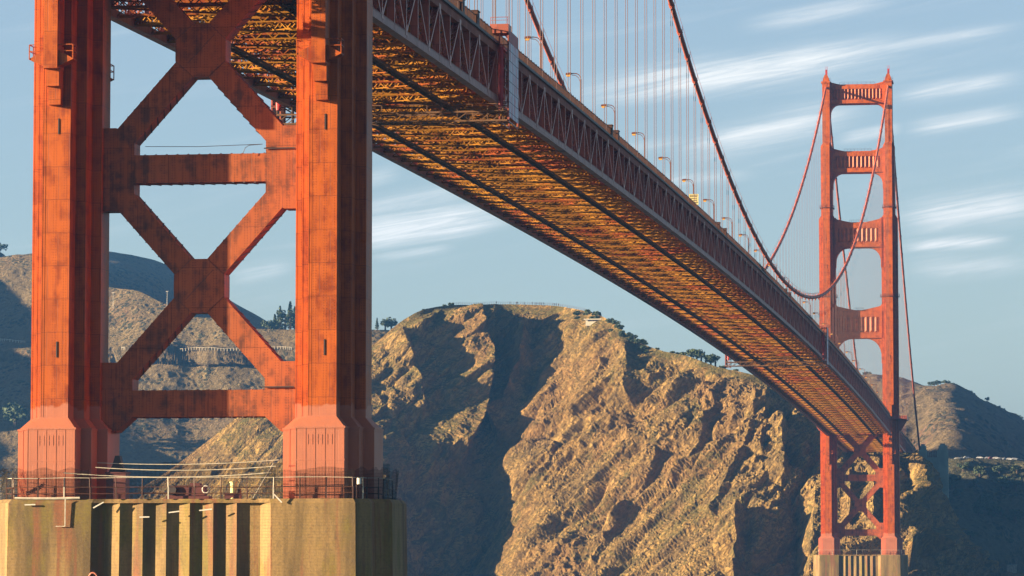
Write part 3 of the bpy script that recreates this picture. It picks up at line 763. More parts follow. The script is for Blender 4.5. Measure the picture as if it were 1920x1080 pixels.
# yellowish notice board hung on a lamp post
Yb_ = lamp_at[5]; zq = zb(Yb_) + 7.5 + 2.2
sg = empty('notice_sign', (12.95, Yb_ - .35, zq)); tag(sg, 'small pale yellow rectangular notice board fixed low on a lamp post', 'sign')
MB().box(-1.0, 1.0, -.06, .06, 0, 2.2).build('sign_panel', SIGNY, sg)
m_ = MB()
for z in (.4, .8, 1.2, 1.6, 1.9):
    x = -.8
    while x < .7: w_ = random.uniform(.12, .3); m_.box(x, min(x + w_, .8), -.085, -.065, z, z + .16); x += w_ + .1
m_.build('sign_marks', DARK, sg)

# ------------------------------------------------------------------ maintenance travellers under the deck
def traveler(Y, ln, w, lab):
    z = zb(Y); t = empty('maintenance_traveler', (0, Y, z)); tag(t, lab, 'scaffold', 'maintenance travelers hung on the deck')
    def br(y): return zb(Y + y) - z
    c = MB()
    gw = 2.6
    for y in (0, gw):
        for zz in (-2.4, -1.2):
            c.bar((-15.6, y, zz), (15.6, y, zz), .22, .22)
        for i in range(20):
            x = -15.2 + i * 1.6; c.bar((x, y, -2.4), (x + 1.6 if i < 19 else x, y, -1.2), .1, .1)
        c.bar((-15.6, y, -.2), (15.6, y, -.2), .1, .1)
    for i in range(16): c.bar((-15 + 2 * i, 0, -2.4), (-15 + 2 * i, 0, -.2), .1, .1)
    for i in range(30): c.bar((-15 + i, 0, -2.4), (-14 + i, gw, -2.4), .1, .08); c.bar((-15 + i, gw, -2.4), (-14 + i, 0, -2.4), .1, .08)
    c.box(-15.4, 15.4, .9, 1.7, -2.34, -2.28)
    c.build('gantry', WALKM, t)
    for s in (-1, 1):
        f = MB(); xo = HALF + .75; x0, x1 = (xo, xo + w) if s > 0 else (-xo - w, -xo)
        for x in (x0 + .1, x1 - .1):
            for y in (.1, ln - .1): f.bar((x, y, -2.6), (x, y, 9.6), .2, .2)
        for zz in (-2.5, 0, 2.5, 5, 7.5, 9.5):
            for y in (.1, ln - .1): f.bar((x0, y, zz), (x1, y, zz), .14, .14)
            for x in (x0 + .1, x1 - .1): f.bar((x, 0, zz), (x, ln, zz), .14, .14)
        f.build('end_tower', TRUSS, t)
        g = MB(); g.box(x1 - .04 if s > 0 else x0 - .02, x1 + .02 if s > 0 else x0 + .04, .25, ln, -1.9, 7.9)
        pn = g.build('white_panel', SCAFF, t)
        g = MB(); g.box(x1 - .04 if s > 0 else x0 - .02, x1 + .02 if s > 0 else x0 + .04, .25, ln, 7.95, 9.4); g.build('pink_panel', REDCOVER if ln > 8 else SCAFF, t)
        g = MB(); a0, a1 = (x0 - .1, x0 + .75) if s > 0 else (x1 - .75, x1 + .1)
        g.tube([((a0 + a1) / 2, -.15, -.6), ((a0 + a1) / 2, -.2, 2.5), ((a0 + a1) / 2, -.15, 7.2)], [.3, .42, .34], 10)
        g.build('rolled_tarpaulin', REDCOVER, t)
        g = MB(); g.box(x0 - 1.1 if s > 0 else x0, x1 if s > 0 else x1 + 1.1, -.4, 2.4, 9.0, 10.2)
        for x in (x0 - 1, x1 - .1): g.bar((x, -.3, 10.2), (x, -.3, 11.1), .07, .07)
        g.bar((x0 - 1, -.3, 11.1), (x1, -.3, 11.1), .07, .07); g.bar((x0 - 1, -.3, 10.7), (x1, -.3, 10.7), .05, .05)
        g.build('top_cabin', TRUSS, t)
traveler(478.5, 8.6, 1.35, 'nearer maintenance traveler with white and pink panels and a red rolled cover')
traveler(1156, 7.0, 1.35, 'farther maintenance traveler, pale upright strip on the deck edge before the far tower')

# ------------------------------------------------------------------ noise for terrain
def _h(ix, iy, iz, seed):
    n = (ix * 73856093) ^ (iy * 19349663) ^ (iz * 83492791) ^ (seed * 2654435761)
    n = n & 0xFFFFFFFF; n = ((n ^ (n >> 13)) * 1274126177) & 0xFFFFFFFF; n = n ^ (n >> 16)
    return (n & 0xFFFF) / 32767.5 - 1
def vn(P, seed=0):
    I = np.floor(P).astype(np.int64); Fr = P - I; Fr = Fr * Fr * (3 - 2 * Fr); o = 0
    for dx in (0, 1):
        for dy in (0, 1):
            for dz in (0, 1):
                w = (Fr[:, 0] if dx else 1 - Fr[:, 0]) * (Fr[:, 1] if dy else 1 - Fr[:, 1]) * (Fr[:, 2] if dz else 1 - Fr[:, 2])
                o = o + w * _h(I[:, 0] + dx, I[:, 1] + dy, I[:, 2] + dz, seed)
    return o
def fbm(P, oct=4, seed=0, gain=.5, ridge=False):
    a = 1; o = 0; t = 0
    for i in range(oct):
        v = vn(P * 2 ** i + 17.3 * i, seed + i)
        o = o + a * ((1 - 2 * np.abs(v)) if ridge else v); t += a; a *= gain
    return o / t
def smooth_interp(xs, ys, x):
    xs = np.array(xs, float); ys = np.array(ys, float); d = np.diff(ys) / np.diff(xs); m = np.concatenate([[d[0]], np.where(d[:-1] * d[1:] > 0, 2 * d[:-1] * d[1:] / (d[:-1] + d[1:] + 1e-12), 0), [d[-1]]])
    i = np.clip(np.searchsorted(xs, x) - 1, 0, len(xs) - 2); h = xs[i + 1] - xs[i]; t = np.clip((x - xs[i]) / h, 0, 1)
    return ys[i] * (1 + 2 * t) * (1 - t) ** 2 + m[i] * h * t * (1 - t) ** 2 + ys[i + 1] * t * t * (3 - 2 * t) + m[i + 1] * h * t * t * (t - 1)
def terrain(name, m, px, yc, Yg, nrow, back, disp, label=None, yfoot=1100, ex=1.0, bend=None):
    """survey-fitted hill: px columns, yc crest (pixel row), Yg(px, t) northing, t = 0 crest .. 1 foot; back = (distance, drop, rows)"""
    nx = len(px); T = np.linspace(0, 1, nrow) ** ex
    P = np.zeros((nrow, nx, 3))
    for j, t in enumerate(T):
        py = yc + (yfoot - yc) * t; Y = Yg(px, t, py)
        v = _f[None] + _r[None] * ((px - 960) / F)[:, None] + _u[None] * ((540 - py) / F)[:, None]
        P[j] = _c + v * (Y / v[:, 1])[:, None]
    du = np.gradient(P, axis=1); dv = np.gradient(P, axis=0); N = np.cross(du, dv); N /= np.linalg.norm(N, axis=2)[..., None] + 1e-9
    if (N[..., 1].mean() > 0): N = -N
    D = disp(P, T, px)
    P = P + N * D[..., None]
    rows = [P]
    dist, drop, nb = back
    crest = P[0]; B = []
    for i in range(1, nb + 1):
        f = i / nb; q = crest.copy(); q[:, 1] += dist * f; q[:, 0] += -dist * f * .15; q[:, 2] = np.maximum(q[:, 2] - drop * f ** 1.4, -3)
        q[:, 2] += fbm(q / 40, 3, 5) * 2 * min(1, 3 * f) * (1 - f)
        B.append(q)
    B = np.array(B[::-1]); G = np.concatenate([B, P], 0)
    nr = G.shape[0]; idx = np.arange(nr * nx).reshape(nr, nx)
    Fq = np.stack([idx[:-1, :-1], idx[1:, :-1], idx[1:, 1:], idx[:-1, 1:]], -1).reshape(-1, 4)
    me = bpy.data.meshes.new(name); me.vertices.add(nr * nx); me.vertices.foreach_set('co', G.astype(np.float32).ravel())
    me.loops.add(Fq.size); me.loops.foreach_set('vertex_index', Fq.astype(np.int32).ravel()); me.polygons.add(len(Fq)); me.polygons.foreach_set('loop_start', np.arange(0, Fq.size, 4, dtype=np.int32)); me.update(calc_edges=True)
    me.polygons.foreach_set('use_smooth', [name != 'headland'] * len(Fq))
    o = mesh_obj(name, me, m); tag(o, kind='structure')
    return crest, P

# ---- headland
HXc = [225, 300, 380, 450, 530, 620, 700, 760, 800, 850, 900, 950, 1000, 1040, 1080, 1120, 1150, 1190, 1240, 1290, 1345, 1400, 1450, 1495, 1530, 1600, 1660, 1700, 1735, 1749, 1774, 1794, 1818, 1859, 1935]
HYc = [935, 893, 834, 780, 735, 690, 645, 598, 579, 573, 572, 571, 572, 574, 580, 590, 606, 637, 658, 668, 688, 700, 722, 754, 786, 830, 846, 848, 860, 897, 941, 980, 1013, 1060, 1100]
CY = lambda x: smooth_interp(HXc, HYc, x)
crestY = lambda x: smooth_interp([225, 300, 380, 450, 530, 620, 700, 760, 850, 950, 1040, 1120, 1200, 1300, 1400, 1470, 1530, 1600, 1660, 1720, 1760, 1800, 1860, 1935],
                                 [1840, 1850, 1860, 1865, 1875, 1890, 1908, 1918, 1938, 1958, 1955, 1915, 1880, 1852, 1832, 1820, 1812, 1800, 1788, 1782, 1822, 1885, 1930, 1990], x)
footR = lambda x: smooth_interp([930, 1000, 1120, 1200, 1300, 1390, 1430, 1480, 1525, 1545, 1600, 1650, 1690, 1715, 1735, 1770, 1820, 1870, 1935], [1797, 1777, 1757, 1742, 1722, 1704, 1702, 1700, 1699, 1698, 1696, 1690, 1680, 1682, 1716, 1790, 1850, 1910, 1985], x)
footL = lambda x: smooth_interp([225, 450, 620, 690, 760, 850, 920, 960], [1835, 1806, 1776, 1763, 1800, 1833, 1850, 1854], x)
def headY(px, t, py):
    xv = smooth_interp([560, 600, 680, 740, 800, 860, 960, 1080], [1038, 1036, 1020, 1004, 962, 938, 962, 925], py)
    k = 1 / (1 + np.exp(-(px - xv) / 12.0))
    yl = footL(np.minimum(px, xv) * 1.0 - (xv - 930) * np.clip((px - 700) / 230, 0, 1)); yr = footR(px - (xv - 930) * np.clip((1390 - px) / 400, 0, 1) * (px < 1390))
    foot = yl * (1 - k) + yr * k
    c = crestY(px)
    tt = t ** .95
    return c + (foot - c) * tt
# ribs: pixel polyline, width px, height m, skew (>0: steep right side)
ribs = [([(872, 600), (893, 690), (884, 770), (850, 850)], 75, 16), ([(985, 640), (1000, 690), (985, 745), (950, 800)], 55, 13), ([(930, 575), (905, 620)], 22, 6),
        ([(760, 640), (790, 760)], 40, 5), ([(1180, 640), (1195, 700), (1186, 745)], 34, 5), ([(1240, 860), (1180, 960), (1120, 1060)], 26, 3.2), ([(1345, 760), (1290, 860), (1215, 960)], 30, 3.5), ([(1420, 760), (1395, 850), (1340, 960)], 30, 3.5), ([(1140, 690), (1100, 780), (1040, 870)], 26, 3.0),
        ([(1392, 975), (1388, 1020), (1385, 1090)], 40, 9), ([(1500, 955), (1496, 1010), (1490, 1090)], 95, -15), ([(1440, 745), (1430, 850)], 30, 3.5), ([(1660, 880), (1655, 1000)], 30, 5), ([(1600, 900), (1598, 1000)], 22, 3), ([(1100, 590), (1080, 640)], 28, 5),
        ([(1465, 800), (1470, 880)], 34, 7), ([(1745, 1000), (1725, 1040), (1705, 1075)], 14, 14), ([(1715, 860), (1722, 930)], 14, 7), ([(820, 590), (790, 620)], 26, 5)]
def rib_disp(px, py):
    o = 0
    for pts, w, h in ribs:
        pts = sorted(pts, key=lambda p: p[1]); ys = [p[1] for p in pts]; xs = [p[0] for p in pts]
        xc = np.interp(py, ys, xs); vy = np.clip(1 - np.maximum(np.maximum(ys[0] - py, py - ys[-1]), 0) / (w * .7), 0, 1); vy = vy * vy * (3 - 2 * vy)
        d = px - xc
        g = np.where(d < 0, np.clip(1 + d / (w * (1.0 if h > 0 else .9)), 0, 1), np.clip(1 - d / (w * .28), 0, 1))
        o = o + h * (g ** 1.15) * vy
    return o
def head_disp(P, T, px):
    nr, nx, _ = P.shape; Q = P.reshape(-1, 3)
    PX = np.tile(px, nr); PY = (CY(px)[None] + (1100 - CY(px))[None] * T[:, None]).ravel()
    warp = fbm(Q / 70, 3, 40)[:, None] * np.array([[18, 12, 12]])
    A = Q + warp
    # strata run up to the right: stretch the noise along that line
    e1 = (A[:, 0] * .62 + A[:, 2] * .78); e2 = (-A[:, 0] * .78 + A[:, 2] * .62); S = np.stack([e1 * .27, e2, A[:, 1]], 1)
    S2 = np.stack([e1 * .45, e2, A[:, 1]], 1); rough = np.clip(.55 + 1.5 * fbm(Q / 50, 2, 77), .12, 1.3); S3 = np.stack([e1 * .16, e2, A[:, 1] * .8], 1); gl = -np.maximum(0, fbm(S3 / 13, 2, 91, .5, True) - .30) ** 1.0; d = 5.0 * fbm(S / 40, 3, 1, .5, True) + 3.9 * fbm(S / 15, 3, 9, .55, True) + 9 * gl + rough * (2.3 * fbm(S2 / 6.5, 2, 21, .6, True) + 1.15 * fbm(S2 / 3.0, 2, 33, .6, True)) + .45 * fbm(Q / 1.2, 1, 44, .6, True)
    left = 1 / (1 + np.exp((PX - 930) / 60)) * (PY > 600)
    grassy = 1 / (1 + np.exp((PX - 720) / 30))
    d = d * (1 - .40 * left) * (1 - .45 * grassy)
    d = d + rib_disp(PX + 6 * fbm(Q / 22, 3, 60), PY)
    env = np.clip(T / .09, 0, 1); env = (.05 + .95 * env * env * (3 - 2 * env))
    return d.reshape(nr, nx) * env[:, None]
px = np.concatenate([np.linspace(225, 700, 260), np.linspace(701, 1935, 1150)])
crestH, PH = terrain('headland', ROCK, px, CY(px), headY, 520, (560, 75, 20), head_disp, ex=1.0)
def crest_at(x):
    i = int(np.argmin(abs(px - x))); return crestH[i]

# ---- hills on the left
def gen_disp(a1, s1, a2, s2, seed, a3=0, s3=5):
    def f(P, T, px):
        nr, nx, _ = P.shape; Q = P.reshape(-1, 3)
        d = a1 * fbm(Q / s1, 4, seed, .5, True) + a2 * fbm(Q / s2, 3, seed + 7) + (a3 * np.maximum(0, fbm(Q / s3, 2, seed + 15)) if a3 else 0)
        env = np.clip(T / .06, 0, 1); return d.reshape(nr, nx) * (.25 + .75 * env)[:, None]
    return f
xa = np.linspace(-90, 800, 420)
c2 = smooth_interp([-90, -40, 0, 40, 62, 140, 213, 246, 313, 366, 410, 489, 553, 640, 720, 800], [500, 492, 486, 480, 480, 508, 543, 546, 572, 596, 598, 618, 620, 622, 622, 660], xa)
def y2(px, t, py):
    c = smooth_interp([-90, 60, 213, 366, 489, 640, 800], [2560, 2540, 2480, 2420, 2400, 2400, 2420], px)
    f = smooth_interp([-90, 60, 213, 300, 400, 560, 800], [1980, 1990, 2060, 2110, 2140, 2160, 2180], px)
    bench = -22 * np.exp(-((py - 668) / 7.0) ** 2)
    return c + (f - c) * t + bench
crest2, P2 = terrain('left_hill', HILL, xa, c2, y2, 300, (500, 120, 10), gen_disp(8, 120, 2.2, 22, 100, 1.3, 3.2))
xb = np.linspace(24, 720, 160)
c3 = smooth_interp([24, 62, 140, 213, 251, 282, 318, 380, 463, 523, 600, 720], [486, 478, 470, 473, 478, 486, 503, 538, 583, 617, 640, 680], xb)
def y3(px, t, py): return smooth_interp([24, 720], [3250, 3500], px) - 750 * t + 1.1 * (px - 200) * t
crest3, P3 = terrain('back_hill', HILL, xb, c3, y3, 120, (500, 160, 8), gen_disp(16, 160, 4, 40, 200))
xd = np.linspace(-120, 60, 40); c4 = smooth_interp([-120, -40, 0, 14, 60], [440, 455, 470, 480, 520], xd)
terrain('back_hill', HILLF, xd, c4, lambda p, t, py: 3000 - 400 * t + 2.0 * p, 40, (400, 120, 6), gen_disp(8, 90, 3, 20, 250))

# ---- hills on the right
xe = np.linspace(1560, 2050, 300)
c5 = smooth_interp([1560, 1600, 1640, 1690, 1700, 1730, 1780, 1800, 1840, 1870, 1900, 1920, 1960, 2050], [735, 716, 708, 711, 714, 722, 726, 735, 750, 768, 785, 795, 818, 870], xe)
def y5(px, t, py):
    c = smooth_interp([1560, 1700, 1785, 1860, 1920, 2050], [3400, 3300, 3200, 3330, 3480, 3700], px)
    f = smooth_interp([1560, 1700, 1800, 1860, 1920, 2050], [2900, 2760, 2560, 2600, 2680, 2850], px)
    return c + (f - c) * t ** .8
crest5, P5 = terrain('right_hill', HILLF, xe, c5, y5, 170, (500, 150, 8), gen_disp(17, 170, 4.5, 34, 300, 4, 9), yfoot=960)
xg = np.linspace(1640, 2040, 300)
c6 = smooth_interp([1640, 1700, 1780, 1850, 1920, 2040], [862, 863, 862, 864, 866, 872], xg)
def y6(px, t, py):
    return 2420 - 90 * np.minimum(t / .22, 1) - 260 * np.maximum(t - .22, 0) + 1.25 * (px - 1780) * np.maximum(t - .2, 0)
crest6, P6 = terrain('right_slope', SCRUB, xg, c6, y6, 200, (260, 4, 8), gen_disp(7, 60, 2.5, 16, 400, 3, 6))

# ridge to the west, out of the picture, that shades the lower slopes in the evening
n_y, n_x = 60, 30; gv = []
for j in range(n_y):
    yq = 1750 + j * 20; cr = float(np.interp(yq, [1750, 1900, 2140, 2401, 2520, 2680, 2760], [10, 80, 180, 272, 262, 110, 10]))
    for i in range(n_x):
        u = (i / (n_x - 1)) * 2 - 1; gv.append((-945 + u * 230 + 0, yq, cr * max(0, math.cos(u * math.pi / 2)) ** 1.1 + 4 * math.sin(yq / 37 + i) * (1 - abs(u)) - 2))
g = MB(); g.raw(gv, [(j * n_x + i, j * n_x + i + 1, (j + 1) * n_x + i + 1, (j + 1) * n_x + i) for j in range(n_y - 1) for i in range(n_x - 1)])
tag(g.build('west_hill', HILL, smooth=True), kind='structure')
# ground sheet under everything on the far shore, beach at the cliff foot
g = MB(); g.raw([(-4000, 1960, -2.5), (4000, 2300, -2.5), (4000, 8000, 2), (-4000, 8000, 2)], [(0, 1, 2, 3)]); tag(g.build('far_ground', SCRUB), kind='structure')
g = MB(); bp = []
for x in range(880, 1500, 20):
    Yq = float(footR(np.array([x * 1.0]))[0]); p_ = at_y(x, 1075, Yq); bp.append(p_)
n5 = len(bp); v = [(p_[0], p_[1] - 30, -.6) for p_ in bp] + [(p_[0], p_[1] - 14, 2.0) for p_ in bp] + [(p_[0], p_[1] + 26, 4.6) for p_ in bp]
g.raw(v, [(i, i + 1, n5 + i + 1, n5 + i) for i in range(n5 - 1)] + [(n5 + i, n5 + i + 1, 2 * n5 + i + 1, 2 * n5 + i) for i in range(n5 - 1)])
tag(g.build('beach', simple('dark_sand', (.09, .075, .06), .95, 0, .4, .3, .4)), kind='structure')
# ------------------------------------------------------------------ haze over the strait
hz = MB(); hz.box(-4700, 4700, -1600, 8200, -9, 330)
hz = hz.mesh('haze'); hm = bpy.data.materials.new('haze_air'); hm.use_nodes = True; hn = NT(hm.node_tree); hn.n.clear()
pv = hn.new('ShaderNodeVolumePrincipled'); pv.inputs['Color'].default_value = (.13, .42, 1.0, 1); pv.inputs['Density'].default_value = 7.5e-5; pv.inputs['Anisotropy'].default_value = .4
ho = hn.new('ShaderNodeOutputMaterial'); hn.l.new(pv.outputs[0], ho.inputs[1])
tag(mesh_obj('haze', hz, hm), kind='stuff')

# ------------------------------------------------------------------ concrete pylons at the shore end
def pylon():
    t = empty('concrete_pylon', (0, 1996, 0)); tag(t, 'tall grey green concrete pylon block at the landward end of the deck', 'pylon')
    b = MB(); b.box(13.0, 17.6, -4, 4, 35, 70.2); b.box(13.6, 17.0, -3.2, 3.2, 70.2, 72.4); b.box(14.4, 16.4, -2.4, 2.4, 72.4, 73.4)
    b.box(17.6, 22.8, -2.4, 3.0, 30, 66.3)
    b.box(22.8, 28.6, -4.2, 4.2, 28, 70.0); b.box(23.6, 28.0, -3.6, 3.6, 70.0, 72.6); b.box(24.4, 27.2, -3, 3, 72.6, 73.6)
    for x in (23.9, 25.7, 27.5): b.box(x - .35, x + .35, -4.5, -4.2, 30, 69)
    b.build('pylon_body', CONCF, t); b = MB(); b.box(-28.6, -13, -4, 4, 35, 71); b.build('pylon_body', CONCF, t)
    r_ = MB()
    for i in range(6): r_.bar((17.9 + i * .95, -2.2, 66.3), (17.9 + i * .95, -2.2, 69.4), .3, .3)
    r_.bar((17.6, -2.2, 69.4), (22.8, -2.2, 69.4), .3, .3); r_.build('railing', RAILM, t)
    a = MB(); a.box(-14, 14, 4, 110, 40, 62); a.build('approach_block', CONCF, t)
pylon()

# ------------------------------------------------------------------ things on the near pier
def rail_path(pts, step):
    out = []
    for a, b_ in zip(pts[:-1], pts[1:]):
        a, b_ = Vector(a), Vector(b_); L = (b_ - a).length; k = max(1, round(L / step))
        for i in range(k): out.append(tuple(a + (b_ - a) * i / k))
    out.append(tuple(pts[-1])); return out
PT = 13.3
per = [(-18.2, -4.6), (-18.2, -7.1), (-17.3, -8.2), (17.3, -8.2), (18.1, -7.1), (18.1, -5.0), (19.1, -4.0), (19.1, 4.0)]
def railing(Yc, lab):
    root = empty('guard_railing', (0, Yc, 0)); tag(root, lab, 'railing', 'railings round the pier tops')
    pp = rail_path(per, 2.62); random.seed(3)
    for i, (x, y) in enumerate(pp):
        o = MB(); lean = random.uniform(-.05, .05); o.bar((0, 0, 0), (lean, -.04, 2.12), .07, .07); o.bar((0, 0, 0), (0, 0, 1.2), .13, .13)
        o.build('post', RAILM if i % 4 else ROPEW, root, (x, y, PT))
    for z, r_, m_ in ((2.1, .03, ROPEW), (1.15, .045, RAILM), (.55, .045, RAILM)):
        b = MB(); b.tube([(x, y, PT + z + random.uniform(-.04, .04)) for x, y in pp], r_, 5); b.build('rail', m_, root)
    return root
railing(YS, 'rusty post and rail fence with pale top wire along the near pier edge')
railing(YN, 'tiny dark railing along the top of the far pier')
def net(name, pts, z0, z1, lab, lean=0.0):
    b = MB()
    for a, c in zip(pts[:-1], pts[1:]):
        k = 6
        for i in range(k):
            f0, f1 = i / k, (i + 1) / k
            p0 = (a[0] + (c[0] - a[0]) * f0, a[1] + (c[1] - a[1]) * f0); p1 = (a[0] + (c[0] - a[0]) * f1, a[1] + (c[1] - a[1]) * f1)
            s0 = .22 * math.sin(f0 * 9 + a[0]); s1 = .22 * math.sin(f1 * 9 + a[0])
            b.raw([(p0[0], p0[1], z0), (p1[0], p1[1], z0), (p1[0] + lean, p1[1], z1 + s1), (p0[0] + lean, p0[1], z1 + s0)], [(0, 1, 2, 3)])
    o = b.build(name, NET, None, (0, YS, 0)); return o
tag(net('debris_net', [(-18, 7.6), (-9, 7.7), (0, 7.6), (9, 7.7), (18.2, 7.4)], PT, PT + 4.0, ''), 'dark see-through netting across the back of the near pier between the legs', 'net')
tag(net('debris_net', [(7.9, -7.3), (17.2, -7.9), (18.6, -5.2), (19.4, -4.2), (19.4, 4.5), (18.6, 7.5)], PT, PT + 3.0, '', .25), 'dark netting wrapped round the right corner of the near pier', 'net')
tag(net('debris_net', [(-9.3, -7.9), (-13, -8.1), (-17.3, -7.9), (-18.9, -6.5), (-18.8, 3)], PT, PT + 3.0, '', -.2), 'dark netting wrapped round the left leg foot on the near pier', 'net')
b = MB(); random.seed(11)
for (x, y) in ((19.5, -3.8), (19.5, -1.0), (19.5, 2.0)):
    b.raw([(x + .1, y, PT + .2), (x + .25, y + 3, PT + .3), (x + .95, y + 2.6, PT - 3.8 - random.random()), (x + .8, y + .4, PT - 2.4 - random.random())], [(0, 1, 2, 3)])
tag(b.build('torn_net', NET, None, (0, YS, 0)), 'torn dark net hanging down the right side of the near pier', 'net')
def hose(p, q, sag, r_, lab, m_=None, grp=None):
    p, q = Vector(p), Vector(q); pts = []
    for i in range(15):
        f = i / 14; v = p + (q - p) * f; v.z -= 4 * sag * f * (1 - f); pts.append((v.x, v.y, v.z))
    b = MB(); b.tube(pts, r_, 6); o = b.build('hose', m_ or ROPEW, None, (0, YS, 0)); tag(o, lab, 'hose'); return o
hose((-12.3, -7.3, 15.95), (8.9, -7.2, 15.9), .45, .05, 'lowest of the three pale hoses strung between the tower feet')
hose((-9.2, -6.6, 16.5), (9.2, -6.6, 16.55), .35, .045, 'middle of the three pale hoses strung between the tower feet')
hose((-9.3, -5.6, 17.0), (9.3, -5.6, 17.2), .3, .04, 'topmost of the three pale hoses strung between the tower feet')
hose((-17.0, -8.35, 13.42), (-10.3, -8.4, 13.42), .05, .12, 'thick white pipe lying along the left rim of the near pier')
hose((7.2, -7.9, 13.35), (8.9, -6.5, 16.8), 0, .04, 'thin slanting prop beside the right tower foot')
def winch():
    t = empty('winch_skid', (.3, YS - 6.2, PT)); tag(t, 'dark red winch machine standing behind the railing between the tower feet', 'winch')
    b = MB(); b.box(-2.2, 2.2, -.7, .7, 0, .3); b.box(-1.2, 1.7, -.6, .6, .3, 1.35); b.box(-1.9, -1.2, -.5, .5, .3, 1.0); b.box(.2, 1.2, -.5, .5, 1.35, 1.6); b.build('housing', DARKRED, t)
    d = MB(); d.tube([(-1.6, -.9, .9), (-1.6, .9, .9)], .5, 14); d.build('drum', DARK, t)
    w = MB(); pts = [(1.9 + .36 * math.cos(a), -.75, .95 + .36 * math.sin(a)) for a in np.linspace(0, 2 * math.pi, 15)]; w.tube(pts, .07, 6); w.build('hand_wheel', WHITE, t)
    f = MB()
    for x in (-1.0, -.5, 0, .5): f.bar((x, 0, 1.35), (x, 0, 2.0), .06, .06)
    f.bar((-1.0, 0, 2.0), (.5, 0, 2.0), .06, .06); f.build('guard', DARK, t)
winch()
def pump(x, h, lab):
    t = empty('pump', (x, YS - 6.6, PT)); tag(t, lab, 'pump')
    b = MB(); b.tube([(0, 0, 0), (0, 0, .3), (0, 0, h)], [.42, .3, .3], 12); b.tube([(0, 0, h), (0, 0, h + .12)], .4, 12); b.build('barrel', SIGNY, t)
    c = MB(); c.box(-.8, .8, -.35, .35, 0, .55); c.box(.5, .75, -.3, .3, .55, 1.0); c.build('motor', DARKRED, t)
pump(4.9, 1.6, 'stubby yellow barrel on a dark motor behind the railing'); 
t = empty('site_box', (-7.3, YS - 5.0, PT)); tag(t, 'dark red equipment box with a black hooded hoist at the left tower foot', 'hoist')
b = MB(); b.box(-1.0, 1.0, -.8, .8, 0, 2.6); b.box(-1.1, 1.1, -.9, .9, 2.6, 2.75); b.build('housing', DARKRED, t)
b = MB(); b.prism([(-.9, 2.75), (.9, 2.75), (.5, 3.4), (.25, 4.4), (-.2, 4.4), (-.5, 3.4)], -.4, 'y', .4); b.build('hood', DARK, t)
t = empty('flood_light', (17.6, YS - 8.1, PT)); tag(t, 'small white work light on a red post at the right pier corner', 'light')
b = MB(); b.bar((0, 0, 0), (0, 0, 1.35), .16, .16); b.bar((0, 0, 1.3), (.3, 0, 1.45), .1, .1); b.build('post', RAILM, t)
b = MB(); b.tube([(.3, 0, 1.4), (.3, 0, 2.0)], .22, 10); b.build('lamp_housing', WHITE, t)
t = MB(); t.bar((0, 0, 0), (0, 0, -2.7), .1, .1); t.bar((-.95, 0, -2.7), (0, 0, -2.7), .06, .06)
tag(t.build('drain_pipe', ROPEW, None, (-11.7, YS - 8.75, 13.3)), 'thin white pipe hanging down the left face of the near pier', 'pipe')
w = MB(); w.tube([(.38 * math.cos(a), 0, .38 * math.sin(a)) for a in np.linspace(0, 2 * math.pi, 21)], .09, 8, False)
tag(w.build('life_ring', simple('faded_orange', (.6, .2, .12), .5), None, (-8.75, YS - 8.9, 5.6), smooth=True), 'faded orange life ring at the foot of the near pier flutes', 'life ring')
for i, (x, z, w_, ang, lab) in enumerate(((-15.3, 12.75, 1.1, .02, 'short pale timber fixed flat on the left pier block'), (-8.3, 12.7, 1.2, .5, 'tilted pale timber at the inner corner of the left pier block'), (-3.6, 11.5, 1.0, .02, 'pale timber across the second flute of the near pier'), (-.6, 12.0, 1.1, .12, 'pale timber across the middle flute of the near pier'), (2.6, 12.2, 1.3, .1, 'pale timber across the fifth flute of the near pier'), (9.9, 13.3, 1.1, -.8, 'loose plank leaning at the rim of the right pier block'))):
    b = MB(); b.bar((-w_ / 2 * math.cos(ang), 0, -w_ / 2 * math.sin(ang)), (w_ / 2 * math.cos(ang), 0, w_ / 2 * math.sin(ang)), .1, .12)
    tag(b.build('timber', WHITE, None, (x, YS - 8.75, z)), lab, 'timber', 'timbers fixed to the near pier')
b = MB(); b.tube([(-5.6, -1.5, 49.3), (0, -1.5, 49.2), (6.6, -1.5, 49.35)], .03, 5); b.tube([(4.6, -1.5, 48.5), (4.8, -1.5, 49.0), (5.2, -1.5, 49.25), (6.6, -1.5, 49.35)], .03, 5)
tag(b.build('safety_wire', DARK, None, (0, YS, 0)), 'thin dark wire strung above the middle strut of the near tower', 'wire')
b = MB(); b.bar((6.7, -1.25, 48.95), (9.9, -1.25, 48.95), .1, .12); tag(b.build('conduit', DARK, None, (0, YS, 0)), 'dark conduit bar on the upper right gusset of the near tower', 'conduit')
b = MB(); b.bar((6.6, -1.3, 24.7), (9.9, -1.3, 24.7), .1, .12); tag(b.build('conduit', DARK, None, (0, YS, 0)), 'dark conduit bar on the lower right gusset of the near tower', 'conduit')

